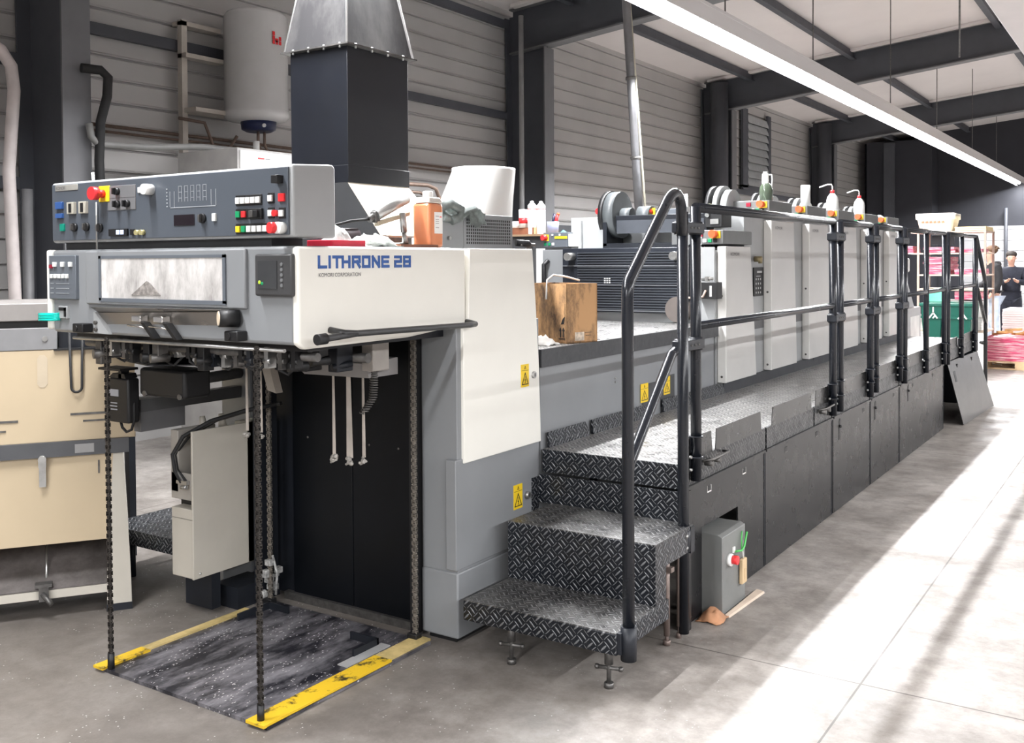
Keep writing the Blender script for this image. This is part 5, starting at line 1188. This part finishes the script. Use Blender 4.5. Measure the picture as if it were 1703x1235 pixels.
# ================================================================== along the wall
Wh = thing('water_heater', 'white upright cylindrical water heater with a blue base hung on the wall', 'water heater', (-7.3, 6.655, 2.86))
B().m(mat('heater_white', (.66, .66, .66), .25, var=.03, coat=.3)).lathe((-7.3, 6.655, 2.93), [(.12, 0), (.27, .02), (.305, .05), (.31, .10), (.30, .105), (.30, 1.0), (.27, 1.04), (.10, 1.06)], 40).obj('tank', None, Wh)
B().m(mat('heater_blue', (.012, .02, .075), .35, var=0)).lathe((-7.28, 6.66, 2.845), [(.12, 0), (.16, .02), (.17, .10)], 28).obj('base_cap', None, Wh)
B().m(WHITE).cyl((-7.15, 6.60, 2.89), (-7.12, 6.585, 2.89), .018).obj('knob', None, Wh)
q = B().m(REDD)
for i, (dy, dz) in enumerate(((0, 0), (.04, 0), (.08, 0), (0, .04), (.08, .04), (0, .08), (.04, .02))): q.obox((-6.998, 6.60+dy, 3.66+dz), (.002, 0, 0), (0, .014, 0), (0, 0, .018))
q.obj('logo', RED, Wh)
for dy in (-.03, .05): B().m(BRASS).tube([(-7.25, 6.655+dy, 2.86), (-7.25, 6.655+dy, 2.72), (-7.3, 6.75+dy, 2.66), (-7.35, 7.1+dy, 2.66), (-7.35, 7.2+dy, 2.5)], .014, n=8).obj('pipe', None, Wh)
B().m(WHITE).cyl((-7.25, 6.6, 2.62), (-7.25, 6.6, 2.75), .03).obj('valve', None, Wh)
B().m(BRASS).tube([(-7.55, 5.95, 2.92), (-7.5, 6.2, 2.90), (-7.45, 6.25, 2.70), (-7.45, 6.4, 2.62), (-7.4, 6.5, 2.8)], .016, n=8).obj('pipe', None, Wh)
B().m(mat('bracket_cream', (.50, .46, .41), .5)).box(-7.62, 6.0, 2.60, -7.56, 6.06, 3.83).box(-7.69, 6.0, 3.78, -7.56, 6.45, 3.82).box(-7.62, 6.0, 3.48, -7.5, 6.45, 3.52).box(-7.62, 6.02, 2.98, -7.4, 6.5, 3.02).obj('bracket', None, Wh)
tag(B().box(-7.6, 6.1, 2.55, -7.0, 7.3, 2.60, .01).obj('drip_tray', mat('tray_white', (.6, .58, .55), .5)), 'flat pale tray under the water heater pipes', 'tray')
tag(B().cyl((-7.63, 4.8, 2.78), (-7.63, 11.3, 2.78), .016).cyl((-7.63, 4.8, 2.73), (-7.63, 11.3, 2.73), .012).obj('wall_pipe', BRASS), 'thin brown copper pipe along the wall below the heater', 'pipe')
tag(B().tube([(-6.98, 4.66, 2.68), (-6.97, 4.67, 2.58), (-6.96, 4.72, 2.525), (-6.95, 5.15, 2.54), (-6.95, 5.7, 2.595), (-6.95, 6.7, 2.60), (-6.95, 7.2, 2.56)], .028, n=12).obj('conduit', mat('conduit_grey', (.20, .20, .195), .45)), 'thick grey conduit sagging from the left column to the heater', 'conduit')
tag(B().tube([(-6.98, 4.60, 3.10), (-6.94, 4.74, 3.10), (-6.92, 4.79, 3.05), (-6.92, 4.78, 2.9), (-6.95, 4.74, 2.7), (-6.96, 4.73, 2.4), (-6.96, 4.74, 2.1), (-6.96, 4.74, 1.2)], .036, n=14).obj('insulated_hose', RUBBER), 'black insulated hose on the left column beside the conduit', 'hose')
tag(B().tube([(-7.25, 4.0, 3.24), (-7.25, 4.12, 3.19), (-7.25, 4.20, 3.08), (-7.25, 4.22, 2.9), (-7.25, 4.17, 2.3), (-7.25, 4.20, 1.4), (-7.25, 4.22, .4), (-7.25, 4.22, .0)], .045, n=14).obj('drain_pipe', mat('pipe_pinkish', (.52, .47, .46), .5)), 'pale pinkish pipe bending down at the left edge of the photo', 'pipe')
tag(B().cyl((-7.3, 4.34, 2.17), (-7.3, 4.34, 0), .04, n=14).obj('drain_pipe', mat('pipe_dkgrey', (.15, .15, .155), .5)), 'dark grey pipe running down between the pale pipe and the left column', 'pipe')
Cw = thing('wall_cabinet', 'tall white electrical cabinet behind the press console', 'cabinet', (-6.57, 5.9, 0))
B().m(mat('cabinet_side', (.33, .32, .31), .5)).box(-6.95, 5.46, 0, -6.215, 6.40, 2.52, .006).obj('body', None, Cw)
B().m(mat('cabinet_door', (.78, .78, .76), .4)).box(-6.215, 5.48, .05, -6.20, 6.38, 2.50, .003).obj('door', None, Cw)
q = B().m(RED); q.box(-6.1995, 5.66, 2.44, -6.198, 5.73, 2.452).m(INKD).box(-6.1995, 5.74, 2.442, -6.198, 5.79, 2.45); q.m(mat('stripe_green', (.25, .5, .25), .5, var=0)).box(-6.1995, 5.74, 2.335, -6.198, 6.1, 2.36); q.obj('sign', None, Cw)

# ================================================================== far end of the hall
def rack():
    t = thing('storage_rack', 'tan metal storage rack beyond the end of the press, loaded with sheets', 'rack', (-2.65, 15.9, 0))
    m_ = mat('rack_tan', (.45, .36, .30), .5)
    for x in (-3.05, -2.155):
        for y in (15.5, 16.3): B().m(m_).box(x-.015, y-.015, 0, x+.015, y+.015, 2.0).obj('upright', None, t)
    for z in (.55, 1.15, 1.36, 1.675, 1.985): B().m(mat('shelf_wood', (.62, .50, .40), .6)).box(-3.15 if z > 1.6 else -3.06, 15.48, z-.02, -2.14, 16.32, z).obj('shelf', None, t)
rack()
def stack(x0, y0, z0, x1, y1, z1, lab, m_=PINK, cat='paper stack', nm='sheet_stack', group='printed sheet stacks on the rack'):
    q = B().m(m_); n_ = max(2, int((z1-z0)/.035)); r_ = random.Random(int(abs(x0*100))+int(z0*100)); zz = z0
    for i in range(n_):
        d = r_.uniform(-.008, .008); q.box(x0+d, y0+d, zz, x1+d, y1+d, zz+(z1-z0)/n_*.93); zz += (z1-z0)/n_
    return tag(q.obj(nm, None), lab, cat, group)
stack(-2.98, 15.52, 1.365, -2.62, 16.2, 1.62, 'tall magenta sheet stack in the middle of the rack')
stack(-2.56, 15.52, 1.365, -2.20, 16.2, 1.44, 'low magenta sheet stack on the right half of the rack')
stack(-2.98, 15.52, 1.68, -2.56, 16.2, 1.76, 'flat pink sheet stack on the upper rack shelf, left')
stack(-2.50, 15.52, 1.68, -2.2, 16.2, 1.73, 'thin pale pink sheet stack on the upper rack shelf, right')
stack(-2.55, 15.52, 1.0, -2.2, 16.2, 1.12, 'magenta sheet stack just above the green bin')
stack(-3.30, 15.5, 1.66, -3.12, 16.0, 1.78, 'magenta sheet pile left of the rack upright', group=None)
stack(-2.98, 15.55, .56, -2.2, 16.2, .98, 'white paper stack low in the rack behind the green bins', PAPER)
tag(B().box(-2.9, 15.7, 1.80, -2.60, 15.75, 1.93).obj('dark_case', BLACKS), 'dark flat case high on the rack', 'case')
Tb = thing('plastic_tub', 'large white plastic tub with reddish print on top of the rack', 'tub', (-2.85, 15.8, 1.985))
q = B(); rings = []
for z, k in ((1.985, .85), (2.16, 1.0), (2.17, 1.08), (2.25, 1.08), (2.255, 1.0)):
    rings.append([q.b.verts.new((-2.84+k*.25*max(-1, min(1, 1.5*cos(2*pi*i/24))), 15.85+k*.22*max(-1, min(1, 1.5*sin(2*pi*i/24))), z)) for i in range(24)])
q.m(mat('tub_white', (.88, .85, .80), .4)).loft(rings); q.obj('tub', None, Tb)
q = B().m(mat('print_rust', (.55, .2, .12), .6, var=.3))
for i in range(6): q.hexa([(-3.03+.055*i, 15.625, 2.11), (-2.99+.055*i, 15.625, 2.115), (-2.99+.055*i, 15.64, 2.115), (-3.03+.055*i, 15.64, 2.11), (-3.03+.055*i, 15.615, 2.135), (-3.0+.055*i, 15.615, 2.145), (-3.0+.055*i, 15.64, 2.145), (-3.03+.055*i, 15.64, 2.135)])
q.obj('print', None, Tb)
stack(-2.56, 15.5, 1.99, -2.15, 16.2, 2.05, 'pale yellow sheet stack on top of the rack beside the tub', mat('sheet_yellow', (.80, .66, .36), .6, var=.1), group=None)
def bin_(x0, x1, y0, lab, lid):
    t = thing('waste_bin', lab, 'bin', ((x0+x1)/2, y0+.3, 0), group=None)
    B().m(BIN).hexa([(x0+.06, y0+.05, .05), (x1-.06, y0+.05, .05), (x1-.06, y0+.6, .05), (x0+.06, y0+.6, .05), (x0, y0, .95), (x1, y0, .95), (x1, y0+.65, .95), (x0, y0+.65, .95)], .02).obj('body', None, t)
    B().m(BIN).box(x0-.015, y0-.015, .93, x1+.015, y0+.665, .975, .01).box(x0-.005, y0-.01, .76, x1+.005, y0, .79).obj('rim', None, t)
    if lid: B().m(mat('bin_lid', (.03, .36, .22), .35)).hexa([(x0, y0+.55, .97), (x0+.27, y0+.55, .97), (x0+.27, y0+.57, .97), (x0, y0+.57, .97), (x0-.03, y0+.60, 1.14), (x0+.2, y0+.60, 1.18), (x0+.2, y0+.62, 1.18), (x0-.03, y0+.62, 1.14)]).obj('lid', None, t)
    for x in (x0+.08, x1-.1): B().m(STEELD).cyl((x, y0+.1, .05), (x+.03, y0+.1, .05), .05).obj('wheel', None, t)
    xm = x1-.12
    q = B().m(WHITE)
    for (cx, cz, s_) in ((xm, .80, .05),):
        strokes(q, [((-s_, -s_*.6), (0, s_*.8)), ((0, s_*.8), (s_, -s_*.6)), ((s_*.3, -s_*.2), (0, -s_*.6)), ((0, s_*.8), (0, s_*2.2))], (cx, y0-.012, cz), (1, 0, 0), (0, 0, 1), .018, -.003)
    q.obj('marking', None, t)
bin_(-2.88, -2.59, 14.78, 'green wheeled bin with its lid open, left of the pair', True)
bin_(-2.575, -2.21, 14.75, 'green wheeled bin with white recycling mark, right of the pair', False)
def pallet(x0, x1, y0, y1, lab):
    t = thing('pallet', lab, 'pallet', ((x0+x1)/2, (y0+y1)/2, 0))
    for y in (y0, (y0+y1)/2-.05, y1-.1): B().m(WOOD).box(x0, y, 0, x1, y+.1, .02).obj('bottom_board', None, t)
    for y in (y0, (y0+y1)/2-.05, y1-.1):
        for x in (x0, (x0+x1)/2-.07, x1-.14): B().m(WOOD).box(x, y, .02, x+.14 if x > x0 else x+.05, y+.1, .10).obj('block', None, t)
    n_ = 6
    for i in range(n_): B().m(WOOD).box(x0, y0+(y1-y0-.1)*i/(n_-1), .10, x1, y0+(y1-y0-.1)*i/(n_-1)+.1, .12).obj('deck_board', None, t)
pallet(-2.20, -1.25, 15.72, 16.55, 'wooden pallet under the pink sheet stack, nearest of the pallets')
pallet(-2.15, -1.2, 17.0, 17.9, 'wooden pallet under the tall white paper stack')
stack(-2.17, 15.74, .12, -1.28, 16.5, .46, 'pink and white printed sheet stack on the nearest pallet, under kraft offcuts', group=None)
stack(-2.12, 17.02, .12, -1.25, 17.85, .80, 'tall white paper stack behind the kraft offcuts', mat('paper_pinkish', (.85, .78, .77), .6, var=.06), group=None)
rk = random.Random(8)
for i in range(9):
    x = -2.02+.085*i+rk.uniform(-.02, .02); y = 15.85+rk.uniform(0, .3); z = .47+.035*(i % 3); a = rk.uniform(-.6, .6)
    tag(B().obox((x, y, z+.018), (.11*cos(a), .11*sin(a), rk.uniform(-.01, .03)), (-.03*sin(a), .03*cos(a), 0), (0, 0, .016), .004).obj('kraft_offcut', KRAFT),
        'brown kraft offcut lying loose on the pink sheet stack', 'offcut', 'kraft offcuts on the pink stack')
tag(B().cyl((-3.79, 31.1, 0), (-3.79, 31.1, 3.0), .045, n=12).obj('wall_post', COLM), 'thin dark vertical post on the far wall between the two people', 'post')
tag(B().m(DARKW).box(-7.4, 30.3, 0, -5.6, 31.2, 5.0).m(COLM).box(-6.9, 30.2, 0, -6.6, 30.3, 4.95).obj('dark_enclosure', None), 'dark tall enclosure in the far left corner of the hall', 'enclosure')
tag(B().m(COLM).obox((-6.3, 31.15, 3.3), (.35, 0, -1.1), (0, .04, 0), (.04, 0, .012)).obj('diagonal_brace', None), 'thin dark diagonal brace on the far wall above the tub', 'brace')
tag(B().m(mat('clutter_dark', (.05, .045, .045), .7)).box(-2.60, 21.6, 0, -2.46, 21.9, .95).m(mat('clutter_brown', (.25, .14, .08), .7)).box(-2.72, 21.6, 0, -2.61, 21.8, .9).obj('side_cart', None), 'dark brown cart between the two people', 'cart')
# ---- people
def skinmesh(name, verts, edges, m_, parent, root=0, sub=2):
    me = bpy.data.meshes.new(name); me.from_pydata([v[:3] for v in verts], edges, [])
    o = bpy.data.objects.new(name, me); COL.objects.link(o)
    sk_ = o.modifiers.new('s', 'SKIN'); sk_.use_smooth_shade = True
    for i, v in enumerate(verts):
        r_ = v[3]; me.skin_vertices[0].data[i].radius = r_ if isinstance(r_, tuple) else (r_, r_)
    me.skin_vertices[0].data[root].use_root = True
    sb = o.modifiers.new('u', 'SUBSURF'); sb.levels = sub; sb.render_levels = sub
    dg = bpy.context.evaluated_depsgraph_get(); nm_ = bpy.data.meshes.new_from_object(o.evaluated_get(dg))
    bpy.data.objects.remove(o)
    for p in nm_.polygons: p.use_smooth = True
    nm_.materials.clear(); nm_.materials.append(m_)
    o2 = bpy.data.objects.new(name, nm_); COL.objects.link(o2); o2.parent = parent
    return o2
def person(label, loc, rz, H, jacket, trouser, hair, phone, coat):
    t = thing('person', label, 'person', loc, rotz=rz)     # local: faces +y
    k = H/1.78
    def V(x, y, z, r): return (x*k, y*k, z*k, r*k if not isinstance(r, tuple) else (r[0]*k, r[1]*k))
    hy = .06 if phone else .02
    if phone: L_ = [(-.20, .02, 1.42, .055), (-.27, .05, 1.16, .045), (-.10, .27, 1.20, .034), (-.05, .32, 1.23, .028)]; R_ = [(.20, .02, 1.42, .055), (.27, .05, 1.16, .045), (.10, .27, 1.20, .034), (.05, .32, 1.23, .028)]
    else: L_ = [(-.20, 0, 1.42, .055), (-.24, -.02, 1.14, .045), (-.22, .12, .93, .034), (-.21, .16, .86, .028)]; R_ = [(.20, 0, 1.42, .055), (.24, -.02, 1.14, .045), (.20, .22, 1.02, .034), (.18, .29, 1.00, .028)]
    vs = [V(0, 0, .95, (.15, .11)), V(0, 0, 1.15, (.14, .10)), V(0, 0, 1.36, (.16, .10)), V(0, .01, 1.47, .06), V(0, .03, 1.54, .055), V(0, hy+.02, 1.60, .07), V(0, hy+.02, 1.68, .092), V(0, hy, 1.74, .07)]
    ed = [(i, i+1) for i in range(7)]
    for arm in (L_, R_):
        b0 = len(vs); vs += [V(*a) for a in arm]; ed += [(2, b0), (b0, b0+1), (b0+1, b0+2), (b0+2, b0+3)]
    for s_ in (-1, 1):
        b0 = len(vs); vs += [V(.10*s_, 0, .88, .095), V(.11*s_, .02, .50, .062), V(.11*s_, -.02, .10, .042), V(.115*s_, .10, .04, .036)]; ed += [(0, b0), (b0, b0+1), (b0+1, b0+2), (b0+2, b0+3)]
    b_ = skinmesh('body', vs, ed, SKIN, t, 0)
    # fingers and face
    q = B().m(SKIN)
    for arm in (L_, R_):
        hx, hy_, hz = [a*k for a in arm[3][:3]]
        for f in range(4): q.tube([(hx+.008*(f-1.5), hy_, hz), (hx+.010*(f-1.5)*.8, hy_+.035, hz+.008), (hx*.8+.009*(f-1.5), hy_+.055, hz+.022+.002*f)], .008*k, n=6)
        q.tube([(hx, hy_, hz+.01), (hx*.8, hy_+.02, hz+.035)], .009*k, n=6)
    q.obj('hand', None, t, local=True)
    fy = (hy+.105)*k
    q = B().m(SKIN).hexa([(-.014*k, fy, 1.635*k), (.014*k, fy, 1.635*k), (.012*k, fy-.03, 1.635*k), (-.012*k, fy-.03, 1.635*k), (-.006*k, fy-.006, 1.685*k), (.006*k, fy-.006, 1.685*k), (.006*k, fy-.03, 1.685*k), (-.006*k, fy-.03, 1.685*k)]).ball((-.088*k, (hy)*k, 1.66*k), .022*k, n=8, sc=(.4, .7, 1.2)).ball((.088*k, hy*k, 1.66*k), .022*k, n=8, sc=(.4, .7, 1.2))
    q.m(BLACK).ball((-.032*k, fy-.018, 1.675*k), .008*k, n=8).ball((.032*k, fy-.018, 1.675*k), .008*k, n=8).m(mat('lips', (.42, .16, .13), .5)).ball((0, fy-.022, 1.61*k), .02*k, n=8, sc=(1, .4, .3))
    q.obj('face', None, t, local=True)
    e_ = 1.0
    vs = [V(0, 0, 1.00, (.185, .14)), V(0, 0, 1.15, (.18, .135)), V(0, 0, 1.34, (.20, .13)), V(0, -.01, 1.47, (.10, .09)), V(0, -.02, 1.51, (.085, .085))]
    ed = [(0, 1), (1, 2), (2, 3), (3, 4)]
    for arm in (L_, R_):
        b0 = len(vs); vs += [V(*arm[0][:3], .085), V(*arm[1][:3], .072), V(*arm[2][:3], .055)]; ed += [(2, b0), (b0, b0+1), (b0+1, b0+2)]
    if coat: vs.append(V(0, 0, .82, (.21, .16))); ed.append((0, len(vs)-1)); vs.append(V(0, 0, .62, (.21, .16))); ed.append((len(vs)-2, len(vs)-1))
    else: vs.append(V(0, 0, .88, (.175, .135))); ed.append((0, len(vs)-1))
    skinmesh('jacket', vs, ed, jacket, t, 1)
    q = B().m(jacket).ball((0, -.10*k, 1.47*k), .085*k, n=12, sc=(1.15, .7, .8)); q.obj('hood', None, t, local=True)
    vs = [V(0, 0, .93, (.165, .125))]; ed = []
    for s_ in (-1, 1):
        b0 = len(vs); vs += [V(.10*s_, 0, .82, .115), V(.115*s_, .02, .50, .092), V(.115*s_, -.01, .12, .080)]; ed += [(0, b0), (b0, b0+1), (b0+1, b0+2)]
    skinmesh('trousers', vs, ed, trouser, t, 0)
    for s_ in (-1, 1): B().m(BLACK).ball((.115*s_*k, .06*k, .042*k), .06*k, n=12, sc=(.8, 2.0, .7)).obj('shoe', None, t, local=True)
    q = B().m(hair)
    q.ball((0, (hy-.015)*k, 1.735*k), .105*k, n=18, sc=(.98, 1.02, .78))
    r_ = random.Random(int(H*100))
    for i in range(46 if not phone else 20):
        a_ = r_.uniform(0, 2*pi); e2 = r_.uniform(.25, 1.3)
        q.ball((.095*k*cos(a_)*cos(e2), (hy-.03+.10*sin(a_)*cos(e2))*k, (1.735+.075*sin(e2))*k), r_.uniform(.014, .028 if not phone else .018)*k, n=6)
    q.obj('hair', None, t, local=True)
    return t, k, L_, R_
person('young person with tousled brown hair, black hoodie and pale jeans, standing side-on', (-2.665, 20.0, 0), radians(123), 1.79, CLOTHB, DENIM, HAIR, False, False)
t, k, L_, R_ = person('person in a dark navy padded coat looking down at a phone', (-2.50, 21.3, 0), radians(180+8), 1.70, CLOTHN, CLOTHN, HAIRD, True, True)
ph = B().m(BLACK).obox((-2.50+.05, 21.3-.36, 1.20), (.035, 0, 0), (0, .02, .012), (0, -.035, .06)) if 0 else B().m(BLACK).box(-2.54, 20.955, 1.185, -2.47, 20.965, 1.215, .003)
tag(ph.obj('mobile_phone', None), 'dark phone held in both hands by the person in the padded coat', 'phone')
